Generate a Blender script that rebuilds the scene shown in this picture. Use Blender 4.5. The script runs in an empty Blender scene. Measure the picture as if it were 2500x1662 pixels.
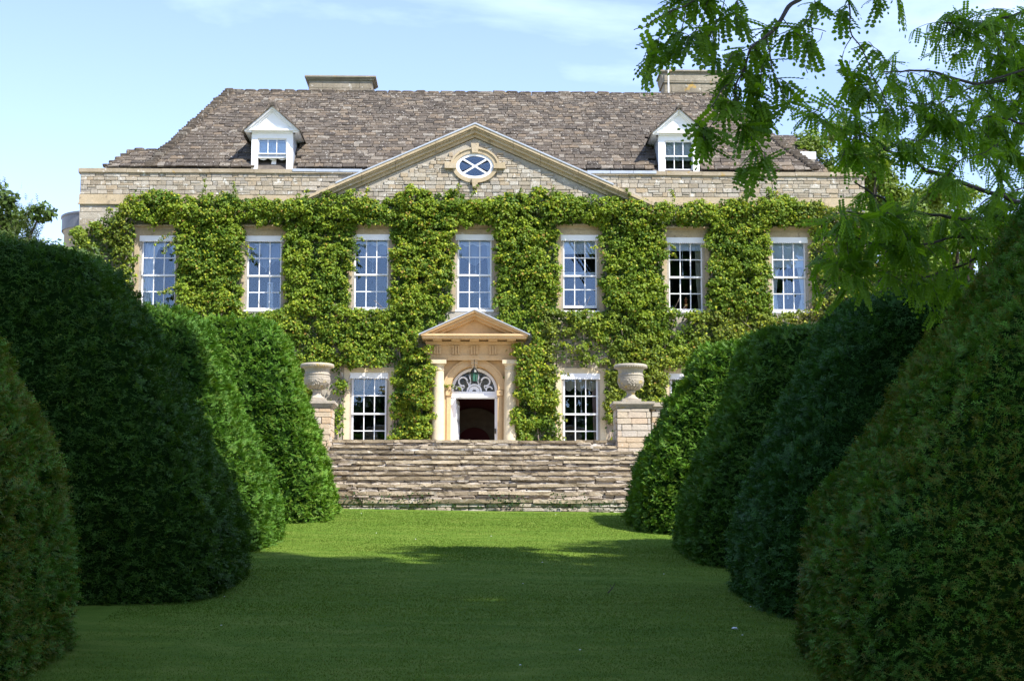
import bpy, math
import numpy as np
from mathutils import Vector, Matrix, Euler
rng = np.random.default_rng(7)
SC = bpy.context.scene
COL = SC.collection
# ------------------------------------------------------------------ camera, sky, sun, exposure
cam = bpy.data.objects.new('camera', bpy.data.cameras.new('camera'))
COL.objects.link(cam)
cam.location = (0, -45.2, -2.16)
cam.rotation_euler = (math.radians(97.2), 0, math.radians(-1.4))
cam.data.sensor_width = 36
cam.data.lens = 54.5
cam.data.clip_start = 0.2
cam.data.clip_end = 3000
SC.camera = cam
SUN = Vector((0.45, -0.45, 0.77)).normalized()
w = bpy.data.worlds.new('World'); SC.world = w; w.use_nodes = True
nt = w.node_tree; N = nt.nodes; L = nt.links
bg = N['Background']; bg.inputs[1].default_value = 0.134
sky = N.new('ShaderNodeTexSky'); sky.sky_type = 'NISHITA'; sky.sun_disc = False
sky.sun_elevation = math.asin(SUN.z)
sky.sun_rotation = math.atan2(SUN.x, SUN.y)
sky.altitude = 100; sky.air_density = 1.0; sky.dust_density = 0.3; sky.ozone_density = 1.6
tc = N.new('ShaderNodeTexCoord')
mp = N.new('ShaderNodeMapping'); mp.inputs['Scale'].default_value = (1.2, 1.2, 3.2); mp.inputs['Location'].default_value = (0.35, 0.0, 0.22)
L.new(tc.outputs['Generated'], mp.inputs['Vector'])
nz = N.new('ShaderNodeTexNoise'); nz.inputs['Scale'].default_value = 2.6; nz.inputs['Detail'].default_value = 7; nz.inputs['Roughness'].default_value = 0.55
nz.inputs['Distortion'].default_value = 0.3
L.new(mp.outputs[0], nz.inputs['Vector'])
rp = N.new('ShaderNodeValToRGB'); rp.color_ramp.elements[0].position = 0.50; rp.color_ramp.elements[1].position = 0.86
rp.color_ramp.elements[0].color = (0.0, 0.0, 0.0, 1); rp.color_ramp.elements[1].color = (0.6, 0.6, 0.6, 1)
L.new(nz.outputs[0], rp.inputs[0])
mx = N.new('ShaderNodeMixRGB'); mx.inputs[2].default_value = (6.4, 7.6, 8.8, 1)
tn = N.new('ShaderNodeMixRGB'); tn.blend_type = 'MULTIPLY'; tn.inputs[0].default_value = 1; tn.inputs[2].default_value = (.99, .90, 1.0, 1); L.new(sky.outputs[0], tn.inputs[1])
L.new(rp.outputs[0], mx.inputs[0]); L.new(tn.outputs[0], mx.inputs[1]); L.new(mx.outputs[0], bg.inputs[0])
sl = bpy.data.lights.new('sun', 'SUN'); sl.energy = 3.65; sl.angle = math.radians(0.53); sl.color = (1.0, 0.95, 0.87)
sun = bpy.data.objects.new('sun', sl); COL.objects.link(sun)
sun.rotation_euler = SUN.to_track_quat('Z', 'Y').to_euler()
SC.view_settings.view_transform = 'Standard'; SC.view_settings.look = 'None'
SC.view_settings.gamma = 1; SC.view_settings.use_curve_mapping = False
SC.view_settings.exposure = 1.3
SC.render.engine = 'CYCLES'
SC.cycles.transparent_max_bounces = 16

# ------------------------------------------------------------------ helpers
class MB:
    def __init__(s): s.V = []; s.F = []; s.C = []; s.n = 0
    def add(s, V, F, c=None):
        V = np.asarray(V, float).reshape(-1, 3)
        if not isinstance(F, list): F = [F]
        for f in F: s.F.append(np.asarray(f, int).reshape(-1, np.asarray(f).shape[-1]) + s.n)
        if c is None: c = np.full((len(V), 3), .5)
        else:
            c = np.asarray(c, float)
            if c.ndim == 1: c = np.tile(c, (len(V), 1))
        s.V.append(V); s.C.append(c); s.n += len(V)
    def box(s, x0, x1, y0, y1, z0, z1, c=None):
        V = [(x0,y0,z0),(x1,y0,z0),(x1,y1,z0),(x0,y1,z0),(x0,y0,z1),(x1,y0,z1),(x1,y1,z1),(x0,y1,z1)]
        s.add(V, np.array([(0,3,2,1),(4,5,6,7),(0,1,5,4),(1,2,6,5),(2,3,7,6),(3,0,4,7)]), c)
    def prism(s, P, y0, y1, c=None):          # polygon in x-z pushed from y0 (front) to y1
        n = len(P); V = [(p[0], y0, p[1]) for p in P] + [(p[0], y1, p[1]) for p in P]
        a = 0
        for i in range(n): a += P[i][0]*P[(i+1) % n][1] - P[(i+1) % n][0]*P[i][1]
        idx = np.arange(n)
        side = np.array([(i, n+i, n+(i+1) % n, (i+1) % n) for i in range(n)])
        f, b = idx[None], (idx[::-1]+n)[None]
        if a < 0: f, b, side = f[:, ::-1], b[:, ::-1], side[:, ::-1]
        s.add(V, [f, b, side], c)
    def prismx(s, P, x0, x1, c=None):         # polygon in y-z pushed along x
        n = len(P); V = [(x0, p[0], p[1]) for p in P] + [(x1, p[0], p[1]) for p in P]
        idx = np.arange(n)
        s.add(V, [idx[None], (idx[::-1]+n)[None], np.array([(i, n+i, n+(i+1) % n, (i+1) % n) for i in range(n)])], c)
    def ring(s, O, I, y0, y1, c=None, closed=True):  # band between two x-z outlines
        n = len(O)
        V = [(p[0], y0, p[1]) for p in O] + [(p[0], y0, p[1]) for p in I] + [(p[0], y1, p[1]) for p in O] + [(p[0], y1, p[1]) for p in I]
        F = []
        for i in range(n if closed else n-1):
            j = (i+1) % n
            F += [(i, j, n+j, n+i), (2*n+j, 2*n+i, 3*n+i, 3*n+j), (j, i, 2*n+i, 2*n+j), (n+i, n+j, 3*n+j, 3*n+i)]
        if not closed: F += [(0, n, 3*n, 2*n), (n-1, 3*n-1, 4*n-1, 2*n-1)]
        s.add(V, np.array(F), c)
    def tube(s, P, r, n=6, c=None):
        P = np.asarray(P, float); m = len(P)
        r = np.broadcast_to(np.asarray(r, float), (m,))
        T = np.gradient(P, axis=0); T /= np.linalg.norm(T, axis=1)[:, None]+1e-9
        up = np.where(np.abs(T[:, 2:3]) > .9, np.array([[1., 0, 0]]), np.array([[0, 0, 1.]]))
        A = np.cross(T, up); A /= np.linalg.norm(A, axis=1)[:, None]+1e-9; B = np.cross(T, A)
        t = np.arange(n)/n*2*np.pi
        V = P[:, None]+r[:, None, None]*(np.cos(t)[None, :, None]*A[:, None]+np.sin(t)[None, :, None]*B[:, None])
        q = [(i*n+k, i*n+(k+1) % n, (i+1)*n+(k+1) % n, (i+1)*n+k) for i in range(m-1) for k in range(n)]
        s.add(V.reshape(-1, 3), [np.array(q), np.arange(n)[None], (np.arange(n)[::-1]+(m-1)*n)[None]], c)
    def lathe(s, prof, ctr, n=28, c=None, a0=0, a1=2*math.pi):
        full = abs(a1-a0-2*math.pi) < 1e-6
        k = n if full else n+1
        t = a0+np.arange(k)/n*(a1-a0)
        V = np.array([[(ctr[0]+r*math.cos(a), ctr[1]+r*math.sin(a), ctr[2]+z) for a in t] for r, z in prof]).reshape(-1, 3)
        q = [(i*k+j, i*k+(j+1) % k, (i+1)*k+(j+1) % k, (i+1)*k+j) for i in range(len(prof)-1) for j in range(k if full else k-1)]
        s.add(V, np.array(q), c)
    def build(s, name, mat, parent=None, smooth=False, **tags):
        me = bpy.data.meshes.new(name)
        V = np.concatenate(s.V); me.vertices.add(len(V)); me.vertices.foreach_set('co', V.ravel())
        loops = np.concatenate([f.ravel() for f in s.F]); tot = np.concatenate([np.full(len(f), f.shape[1]) for f in s.F])
        me.loops.add(len(loops)); me.loops.foreach_set('vertex_index', loops)
        me.polygons.add(len(tot)); st = np.concatenate([[0], np.cumsum(tot)[:-1]])
        me.polygons.foreach_set('loop_start', st); me.polygons.foreach_set('loop_total', tot)
        me.polygons.foreach_set('use_smooth', np.full(len(tot), bool(smooth)))
        me.update(calc_edges=True)
        ca = me.color_attributes.new('Col', 'FLOAT_COLOR', 'POINT')
        C = np.concatenate(s.C); C = np.concatenate([C, np.ones((len(C), 1))], 1); ca.data.foreach_set('color', C.ravel())
        me.materials.append(mat)
        return link(name, me, parent, **tags)
def link(name, me, parent=None, loc=None, **tags):
    o = bpy.data.objects.new(name, me); COL.objects.link(o)
    if parent is not None: o.parent = parent
    if loc is not None: o.location = loc
    for k, v in tags.items(): o[k] = v
    return o
def thing(name, label, cat, loc=(0, 0, 0), group=None):
    o = link(name, None, None, loc, label=label, category=cat)
    if group: o['group'] = group
    return o
def norm(a): return a/(np.linalg.norm(a, axis=-1, keepdims=True)+1e-12)
def _h(i, j, k, s):
    h = (i*374761393+j*668265263+k*2147483647+s*974634777) & 0xffffffff
    h = ((h ^ (h >> 13))*1274126177) & 0xffffffff
    return ((h ^ (h >> 16)) & 0xffff)/65535.
def vn(P, f=1., s=0):
    P = np.asarray(P, float)*f; I = np.floor(P).astype(np.int64); t = P-I; t = t*t*(3-2*t); r = 0
    for a in (0, 1):
        for b in (0, 1):
            for c in (0, 1):
                wt = (t[..., 0] if a else 1-t[..., 0])*(t[..., 1] if b else 1-t[..., 1])*(t[..., 2] if c else 1-t[..., 2])
                r = r+wt*_h(I[..., 0]+a, I[..., 1]+b, I[..., 2]+c, s)
    return r
def fbm(P, f=1., s=0): return .55*vn(P, f, s)+.3*vn(P, 2.1*f, s+1)+.15*vn(P, 4.3*f, s+2)
def frames(d, up):                             # local x = side, y = along d, z = face normal
    y = norm(d); x = norm(np.cross(y, up)); z = np.cross(x, y)
    return np.stack([x, y, z], -1)
def inst(mb, bv, bf, pos, R, sc, col, tipcol=None, tipw=None):
    n, m = len(pos), len(bv)
    sc = np.asarray(sc, float)
    if sc.ndim == 1: sc = sc[:, None].repeat(3, 1)
    V = np.einsum('nij,nmj->nmi', R, bv[None]*sc[:, None, :])+pos[:, None]
    F = (bf[None]+(np.arange(n)*m)[:, None, None]).reshape(-1, bf.shape[1])
    C = np.repeat(col[:, None], m, 1)
    if tipcol is not None: C = C*(1-tipw[None, :, None])+tipcol[:, None]*tipw[None, :, None]
    mb.add(V.reshape(-1, 3), F, C.reshape(-1, 3))

# ------------------------------------------------------------------ materials
def newmat(name):
    m = bpy.data.materials.new(name); m.use_nodes = True
    nt = m.node_tree; b = nt.nodes['Principled BSDF']; return m, nt, b
def ramp(nt, stops, fac, interp='LINEAR'):
    r = nt.nodes.new('ShaderNodeValToRGB'); e = r.color_ramp; e.interpolation = interp
    while len(e.elements) < len(stops): e.elements.new(.5)
    for el, (p, c) in zip(e.elements, stops): el.position = p; el.color = (*c, 1)
    nt.links.new(fac, r.inputs[0]); return r.outputs[0]
def noise(nt, scale, detail=4, rough=.6, vec=None, stretch=None):
    n = nt.nodes.new('ShaderNodeTexNoise'); n.inputs['Scale'].default_value = scale; n.inputs['Detail'].default_value = detail; n.inputs['Roughness'].default_value = rough
    g = nt.nodes.new('ShaderNodeNewGeometry'); v = g.outputs['Position']
    if stretch:
        mm = nt.nodes.new('ShaderNodeMapping'); mm.inputs['Scale'].default_value = stretch; nt.links.new(v, mm.inputs['Vector']); v = mm.outputs[0]
    nt.links.new(v, n.inputs['Vector']); return n.outputs[0]
def mixc(nt, fac, a, b, mode='MIX'):
    m = nt.nodes.new('ShaderNodeMixRGB'); m.blend_type = mode
    for s, v in ((0, fac), (1, a), (2, b)):
        if isinstance(v, (int, float)): m.inputs[s].default_value = v
        elif isinstance(v, tuple): m.inputs[s].default_value = (*v, 1)
        else: nt.links.new(v, m.inputs[s])
    return m.outputs[0]
def bump(nt, b, h, st, dist):
    bp = nt.nodes.new('ShaderNodeBump'); bp.inputs['Strength'].default_value = st; bp.inputs['Distance'].default_value = dist
    nt.links.new(h, bp.inputs['Height']); nt.links.new(bp.outputs[0], b.inputs['Normal'])
def stone_mat(name, stops, src, lichen=(.62, .60, .54), lich=(.60, .68), lscale=5., rough=.9, grain=.5, spots=None, bd=.01, stain=None):
    m, nt, b = newmat(name)
    if src == 'rand': f = nt.nodes.new('ShaderNodeObjectInfo').outputs['Random']
    elif src == 'attr':
        a = nt.nodes.new('ShaderNodeAttribute'); a.attribute_name = 'Col'
        sp = nt.nodes.new('ShaderNodeSeparateColor'); nt.links.new(a.outputs['Color'], sp.inputs[0]); f = sp.outputs[0]
    else: f = noise(nt, 1.7, 3)
    c = ramp(nt, stops, f)
    g = noise(nt, 22, 5, .7)
    c = mixc(nt, grain, c, ramp(nt, [(.25, (.45, .45, .45)), (.75, (1.3, 1.3, 1.3))], g), 'MULTIPLY')
    if lich: c = mixc(nt, ramp(nt, [(lich[0], (0, 0, 0)), (lich[1], (1, 1, 1))], noise(nt, lscale, 5, .7)), c, lichen)
    if spots: c = mixc(nt, ramp(nt, [(spots[1], (0, 0, 0)), (spots[1]+.05, (1, 1, 1))], noise(nt, spots[2], 4, .6)), c, spots[0])
    if stain: c = mixc(nt, ramp(nt, [(.35, (0, 0, 0)), (.7, (.75, .75, .75))], noise(nt, 1.1, 4, .6, stretch=(1, 1, .5))), c, mixc(nt, 1., c, stain, 'MULTIPLY'))
    nt.links.new(c, b.inputs['Base Color']); b.inputs['Roughness'].default_value = rough
    bump(nt, b, noise(nt, 30, 5, .7), .7, bd)
    return m
def plain(name, col, rough=.6, metal=0, var=.0, bumpd=0, vs=8):
    m, nt, b = newmat(name)
    b.inputs['Roughness'].default_value = rough; b.inputs['Metallic'].default_value = metal
    if var:
        lo = tuple(v*(1-var) for v in col); hi = tuple(min(1, v*(1+var)) for v in col)
        nt.links.new(ramp(nt, [(.3, lo), (.7, hi)], noise(nt, vs, 5, .65)), b.inputs['Base Color'])
    else: b.inputs['Base Color'].default_value = (*col, 1)
    if bumpd: bump(nt, b, noise(nt, 40, 4), .5, bumpd)
    return m
def leaf_mat(name, tr=.35, rough=.45, trcol=(1.25, 1.25, .5), spec=.35):
    m, nt, b = newmat(name)
    a = nt.nodes.new('ShaderNodeAttribute'); a.attribute_name = 'Col'
    nt.links.new(a.outputs['Color'], b.inputs['Base Color']); b.inputs['Roughness'].default_value = rough
    b.inputs['Specular IOR Level'].default_value = spec
    t = nt.nodes.new('ShaderNodeBsdfTranslucent'); nt.links.new(mixc(nt, 1., a.outputs['Color'], trcol, 'MULTIPLY'), t.inputs[0])
    mx = nt.nodes.new('ShaderNodeMixShader'); mx.inputs[0].default_value = tr
    nt.links.new(b.outputs[0], mx.inputs[1]); nt.links.new(t.outputs[0], mx.inputs[2])
    nt.links.new(mx.outputs[0], nt.nodes['Material Output'].inputs['Surface']); return m
LIME = [(0., (.26, .215, .155)), (.2, (.35, .30, .225)), (.4, (.31, .28, .235)), (.6, (.41, .365, .29)), (.8, (.37, .29, .19)), (1., (.46, .43, .37))]
M = {}
for s in ('rand', 'attr'):
    M['lime_'+s] = stone_mat('rubble_limestone_'+s, LIME, s, lich=(.58, .66), spots=((.20, .18, .14), .62, 9), bd=.02)
    M['slate_'+s] = stone_mat('stone_slate_'+s, [(0., (.042, .033, .024)), (.25, (.078, .061, .044)), (.5, (.108, .086, .062)), (.7, (.075, .062, .048)), (.86, (.145, .108, .070)), (1., (.19, .17, .138))], s,
                              lich=(.60, .66), lscale=15, lichen=(.46, .44, .39), spots=((.045, .035, .03), .60, 7), bd=.02)
    M['slab_'+s] = stone_mat('step_slab_'+s, [(0., (.25, .195, .125)), (.3, (.34, .275, .180)), (.6, (.31, .255, .175)), (.8, (.41, .340, .225)), (1., (.28, .230, .155))], s,
                             lich=(.58, .68), lscale=6, lichen=(.42, .39, .32), spots=((.09, .07, .05), .62, 5), bd=.03)
    M['riser_'+s] = stone_mat('riser_stone_'+s, [(0., (.30, .25, .19)), (.4, (.44, .38, .30)), (.7, (.38, .34, .29)), (1., (.55, .50, .43))], s, lich=(.55, .66), lichen=(.58, .55, .49), spots=((.13, .11, .09), .60, 7), bd=.03)
    M['pier_'+s] = stone_mat('pier_stone_'+s, [(0., (.50, .36, .22)), (.35, (.52, .42, .29)), (.7, (.48, .43, .36)), (1., (.56, .40, .25))], s, lich=(.60, .70), bd=.015)
M['mortar'] = stone_mat('wall_mortar', [(.3, (.32, .285, .23)), (.7, (.42, .385, .32))], 'noise', lich=(.62, .7), bd=.02)
M['dark_mortar'] = plain('dark_joint', (.10, .085, .07), .95, var=.4, bumpd=.01)
M['ashlar'] = stone_mat('weathered_ashlar', [(.3, (.36, .29, .18)), (.55, (.46, .37, .24)), (.75, (.42, .36, .26))], 'noise', lich=(.64, .74), spots=((.26, .21, .14), .60, 4), bd=.006)
M['coping'] = stone_mat('lichened_coping', [(.3, (.27, .22, .15)), (.6, (.37, .31, .22)), (.8, (.30, .27, .21))], 'noise', lich=(.62, .7), spots=((.36, .25, .09), .62, 3), bd=.01)
M['gold'] = stone_mat('golden_limestone', [(.3, (.56, .37, .18)), (.6, (.62, .43, .22)), (.8, (.55, .41, .24))], 'noise', lich=None, grain=.25, bd=.004, stain=(.8, .82, .85))
M['cream'] = stone_mat('cream_limestone', [(.3, (.56, .46, .30)), (.6, (.64, .55, .38)), (.8, (.52, .45, .32))], 'noise', lich=(.66, .78), grain=.3, bd=.004)
M['urn'] = stone_mat('urn_stone', [(.3, (.30, .265, .21)), (.6, (.41, .36, .285)), (.8, (.36, .29, .17))], 'noise', lich=(.6, .72), spots=((.45, .33, .10), .60, 5), bd=.008)
M['chim'] = stone_mat('chimney_stone', [(.3, (.20, .17, .12)), (.6, (.33, .29, .22)), (.8, (.24, .21, .17))], 'noise', lich=(.60, .7), spots=((.42, .27, .07), .66, 1.6), bd=.01)
M['white'] = plain('white_gloss_paint', (.80, .81, .82), .35, var=.04, vs=5)
M['lead'] = plain('lead_sheet', (.36, .40, .46), .45, var=.15, vs=3)
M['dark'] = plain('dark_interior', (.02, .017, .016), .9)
M['red'] = plain('dark_red_wall', (.10, .012, .014), .8)
M['hallstone'] = plain('hall_arch_plaster', (.16, .12, .08), .8, var=.2)
M['bay_lead'] = plain('dark_lead_sheet', (.13, .14, .17), .5, var=.1)
M['chim_rand'] = M['chim']
M['iron'] = plain('black_iron', (.015, .018, .018), .4, .6)
M['greenglass'] = plain('green_lantern_glass', (.05, .14, .10), .1)
M['net'] = plain('white_blind_fabric', (.84, .85, .86), .9, var=.06, vs=12)
M['goldcloth'] = plain('gold_swag_cloth', (.42, .30, .12), .8, var=.1)
M['creamcloth'] = plain('cream_ruched_cloth', (.52, .47, .36), .85, var=.1)
M['pinkcloth'] = plain('pink_curtain_cloth', (.42, .28, .25), .85)
M['greycloth'] = plain('grey_swag_cloth', (.30, .32, .36), .85)
M['bark'] = stone_mat('bark', [(.3, (.05, .04, .032)), (.7, (.11, .09, .07))], 'noise', lich=None, bd=.02)
M['vine'] = plain('vine_stem_bark', (.24, .19, .15), .9, var=.35, vs=20)
M['orange'] = plain('orange_ornament_paint', (.75, .25, .08), .6)
M['yellowp'] = plain('yellow_ornament_paint', (.70, .50, .12), .6)
m, nt_, b_ = newmat('window_glass')
gl = nt_.nodes.new('ShaderNodeBsdfGlossy'); gl.inputs['Roughness'].default_value = .0; gl.inputs[0].default_value = (.62, .78, 1, 1)
tr_ = nt_.nodes.new('ShaderNodeBsdfTransparent'); tr_.inputs[0].default_value = (.96, .98, .98, 1)
fr = nt_.nodes.new('ShaderNodeFresnel'); fr.inputs[0].default_value = 1.72
mxs = nt_.nodes.new('ShaderNodeMixShader'); nt_.links.new(fr.outputs[0], mxs.inputs[0])
nt_.links.new(tr_.outputs[0], mxs.inputs[1]); nt_.links.new(gl.outputs[0], mxs.inputs[2]); nt_.links.new(mxs.outputs[0], nt_.nodes['Material Output'].inputs['Surface'])
M['glass'] = m
M['ivy'] = leaf_mat('creeper_leaf', .36, .5, spec=.25)
M['yew'] = leaf_mat('yew_shoot', .22, .55, spec=.18)
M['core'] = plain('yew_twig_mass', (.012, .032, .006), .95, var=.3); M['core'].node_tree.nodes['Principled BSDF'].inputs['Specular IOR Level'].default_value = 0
M['rob'] = leaf_mat('robinia_leaflet', .58, .45, (1.4, 1.5, .35))
M['tree'] = leaf_mat('tree_leaf', .35, .5)
# lawn
m, nt_, b_ = newmat('mown_grass')
c = ramp(nt_, [(.3, (.085, .165, .020)), (.5, (.125, .205, .028)), (.7, (.180, .245, .045))], noise(nt_, 2.2, 6, .65, stretch=(.7, 1.6, 1)))
c = mixc(nt_, .6, c, ramp(nt_, [(.3, (.7, .7, .65)), (.7, (1.35, 1.3, 1.2))], noise(nt_, 60, 3, .7)), 'MULTIPLY')
nt_.links.new(c, b_.inputs['Base Color']); b_.inputs['Roughness'].default_value = .75; b_.inputs['Specular IOR Level'].default_value = .05
bump(nt_, b_, noise(nt_, 90, 3, .7), 1, .02); M['lawn'] = m
M['grass'] = leaf_mat('grass_blade', .3, .6, spec=.08)
M['gravel'] = plain('pale_gravel', (.42, .36, .27), .95, var=.3, bumpd=.02, vs=30)

def lawnz(x, y):
    x = np.asarray(x, float); y = np.asarray(y, float)
    return -4.36+.0868*np.clip(y+45.2, -2, 60)-.017*np.clip(x, -8, 8)
# ------------------------------------------------------------------ ground
WALLY = -10.2
g = MB()
xs = np.concatenate([[-900, -300, -100, -40], np.arange(-16, 16.1, 1.), [40, 100, 300, 900]])
ys = np.concatenate([[-1200, -400, -150, -80], np.arange(-56, -9.9, 1.15), [-9.95]])
ys = ys[ys <= -9.9]
X, Y = np.meshgrid(xs, ys, indexing='ij'); Z = lawnz(X, Y)+(vn(np.stack([X, Y, 0*X], -1), .35, 3)-.5)*.05*(np.abs(X) < 30)
ny = len(ys); idx = np.arange(X.size).reshape(X.shape)
g.add(np.stack([X, Y, Z], -1).reshape(-1, 3), np.stack([idx[:-1, :-1], idx[1:, :-1], idx[1:, 1:], idx[:-1, 1:]], -1).reshape(-1, 4))
lawn = g.build('lawn', M['lawn'], smooth=True, kind='structure')
g = MB(); g.box(-900, 900, -9.94, 1500, -2.2, -.012); g.build('terrace', M['gravel'], kind='structure')

# ------------------------------------------------------------------ stone field helpers
def stone_variants(n, seed, bev=.07, jit=.05):
    import bmesh
    r = np.random.default_rng(seed); out = []
    for _ in range(n):
        bm = bmesh.new(); bmesh.ops.create_cube(bm, size=1)
        bmesh.ops.bevel(bm, geom=bm.edges[:], offset=bev, segments=1, affect='EDGES')
        for v in bm.verts: v.co += Vector(r.normal(0, jit, 3))*.6
        bmesh.ops.triangulate(bm, faces=bm.faces[:])
        me = bpy.data.meshes.new('stone'); bm.to_mesh(me); bm.free(); out.append(me)
    return out
def me_arrays(me):
    v = np.empty(len(me.vertices)*3); me.vertices.foreach_get('co', v)
    return v.reshape(-1, 3), np.array([p.vertices[:] for p in me.polygons])
def lay(pieces, variants, mat_rand, mat_attr, parent, name, limit=300, stuffname='stonework', rot=None):
    """pieces: list of (cx,cy,cz,sx,sy,sz); the largest become objects of their own"""
    P = np.array(pieces, float); area = P[:, 3]*P[:, 5]*(1+1e-3*rng.random(len(P)))
    order = np.argsort(-area); own = order[:limit]; rest = order[limit:]
    for me in variants:
        if not me.materials: me.materials.append(mat_rand)
    R = rot if rot is not None else Euler((0, 0, 0))
    for k in own:
        o = link(name, variants[int(k) % len(variants)], parent)
        o.location = P[k, :3]; o.scale = P[k, 3:6]
        o.rotation_euler = (R.x, R.y+rng.normal(0, .008), R.z)
    if len(rest):
        mb = MB(); Rm = np.array(R.to_matrix())
        for vi, me in enumerate(variants):
            kk = rest[rest % len(variants) == vi]
            if len(kk) == 0: continue
            bv, bf = me_arrays(me); c = rng.random((len(kk), 1)).repeat(3, 1)
            inst(mb, bv, bf, P[kk, :3], np.repeat(Rm[None], len(kk), 0), P[kk, 3:6], c)
        mb.build(stuffname, mat_attr, parent, kind='stuff')
def courses(x0, x1, z0, z1, hr, lr, ok, y, depth, proud=.012, gap=.012):
    out = []; z = z0
    while z < z1-.03:
        h = min(rng.uniform(*hr), z1-z); x = x0+rng.uniform(-.2, 0)
        while x < x1:
            l = rng.uniform(*lr); a, b = max(x, x0), min(x+l, x1); hh = h
            if b-a > .05:
                cells = [(z, h)]
                if h > hr[0]*1.45 and rng.random() < .25: cells = [(z, h*.5), (z+h*.5, h*.5)]
                for (zz, q) in cells:
                    if ok((a+b)/2, zz+q/2, (b-a)/2, q/2):
                        out.append(((a+b)/2, y+rng.uniform(-proud, proud), zz+q/2, b-a-gap*rng.uniform(.5, 1.6), depth, q-gap*rng.uniform(.5, 1.5)))
            x += l
        z += h
    return out

# ------------------------------------------------------------------ the manor house
house = thing('manor_house', 'long two storey limestone manor house with pediment, slate roof and white sash windows', 'house', (0, 0, 0))
UW = [-9.30, -6.20, -3.05, 0.0, 3.12, 6.26, 9.34]          # upper windows
UZ = {0: (4.46, 6.62), 1: (4.44, 6.63), 2: (4.47, 6.69), 3: (4.46, 6.70), 4: (4.44, 6.70), 5: (4.45, 6.64), 6: (4.45, 6.66)}
GW = [-9.30, -6.20, -3.07, 3.12, 6.27, 9.34]
OPEN = [(x-.50, x+.50, UZ[i][0]+.02, UZ[i][1]-.01) for i, x in enumerate(UW)]
OPEN += [(x-.51, x+.51, .32, 2.57) for x in GW] + [(-.60, .60, -.02, 2.03)]
HW = 11.66
wall = MB()
zz = sorted(set([-1.2, 8.52]+[o[2] for o in OPEN]+[o[3] for o in OPEN]))
for a, b in zip(zz[:-1], zz[1:]):
    ops = sorted([(o[0], o[1]) for o in OPEN if o[2] <= a+1e-6 and o[3] >= b-1e-6]); x = -HW
    for p, q in ops+[(HW, HW)]:
        if p-x > 1e-4: wall.box(x, p, 0, .42, a, b)
        x = q
wall.box(-HW, -HW+.42, .42, 9.2, -1.2, 8.52); wall.box(HW-.42, HW, .42, 9.2, -1.2, 8.52); wall.box(-HW+.42, HW-.42, 8.8, 9.2, -1.2, 8.52)
wall = wall.build('wall', M['mortar'], house)
# rubble on the parapet, end strips and pediment
SL = .4455
def in_ped(x, z): return z < 9.63-abs(x)*SL
def par_ok(x, z, hx, hz): return z-hz > 7.86 and not (z-hz < 10.01-(abs(x)-hx)*SL)
P = courses(-HW+.01, HW-.01, 7.87, 8.50, (.09, .155), (.13, .38), par_ok, .005, .07)
def tym_ok(x, z, hx, hz):
    return z+hz < 9.57-(abs(x)+hx*.8)*SL and ((x/.70)**2+((z-8.74)/.54)**2 > 1.05) and not (abs(x) < .13 and 8.7 < z < 9.62)
P += courses(-4.2, 4.2, 7.55, 9.66, (.085, .15), (.12, .36), tym_ok, -.115, .07)
P += courses(-HW+.01, -10.3, 6.3, 7.52, (.16, .22), (.35, .8), lambda *a: True, .015, .05, .004, .008)
P += courses(10.4, HW-.01, 6.3, 7.52, (.16, .22), (.35, .8), lambda *a: True, .015, .05, .004, .008)
P += courses(-4.3, -3.78, 0, 3.4, (.12, .2), (.2, .5), lambda *a: True, .02, .05, .006, .01)
P += courses(3.85, 6, 0, 3.6, (.12, .2), (.2, .5), lambda x, z, a, b: abs(x-6.27) > .75 or z > 2.8, .02, .05, .006, .01)
P += courses(2.3, 3.9, 2.75, 4.2, (.12, .2), (.2, .5), lambda *a: True, .02, .05, .006, .01)
SV = stone_variants(9, 3, .06, .03)
lay(P, SV, M['lime_rand'], M['lime_attr'], wall, 'stone', 300, 'rubble_stonework')
mb = MB(); mb.prism([(-4.7, 7.4), (4.7, 7.4), (4.7, 7.53), (0, 9.61), (-4.7, 7.53)], -.10, -.002)
mb.build('tympanum', M['mortar'], house)
mb = MB()                                                    # frieze band and string course
mb.box(-HW-.02, HW+.02, -.035, 0, 7.60, 7.86); mb.box(-HW-.05, HW+.05, -.07, 0, 7.56, 7.60)
mb.box(-HW-.02, -HW, 0, 9, 7.56, 7.86); mb.box(HW, HW+.02, 0, 9, 7.56, 7.86)
mb.build('string_course', M['ashlar'], house)
x = -HW-.06
while x < HW:
    l = rng.uniform(.9, 1.5); b = min(x+l, HW+.06)
    if not (-3.4 < x and b < 3.4):
        dz = rng.uniform(-.006, .006)
        mb = MB(); mb.prismx([(-.08, 8.52+dz), (.46, 8.52+dz), (.46, 8.635+dz), (-.08, 8.635+dz)][::-1], x+.004, b-.004); mb.prismx([(-.04, 8.49), (.44, 8.49), (.44, 8.53+dz), (-.04, 8.53+dz)][::-1], x+.006, b-.006); mb.build('coping_stone', M['coping'], house)
    x = b
for q in ((-HW-.06, -HW+.46), (HW-.46, HW+.06)): mb = MB(); mb.box(*q, .465, 9.2, 8.52, 8.63); mb.build('coping_stone', M['coping'], house)
for s in (-1, 1):
    x = 3.35
    while x < 5.4:
        mb = MB(); mb.box(*sorted((s*x, s*(x+.68))), -.095, .48, 8.565+rng.uniform(-.005, .005), 8.65); mb.build('lead_flashing', M['lead'], house); x += .69
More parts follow.
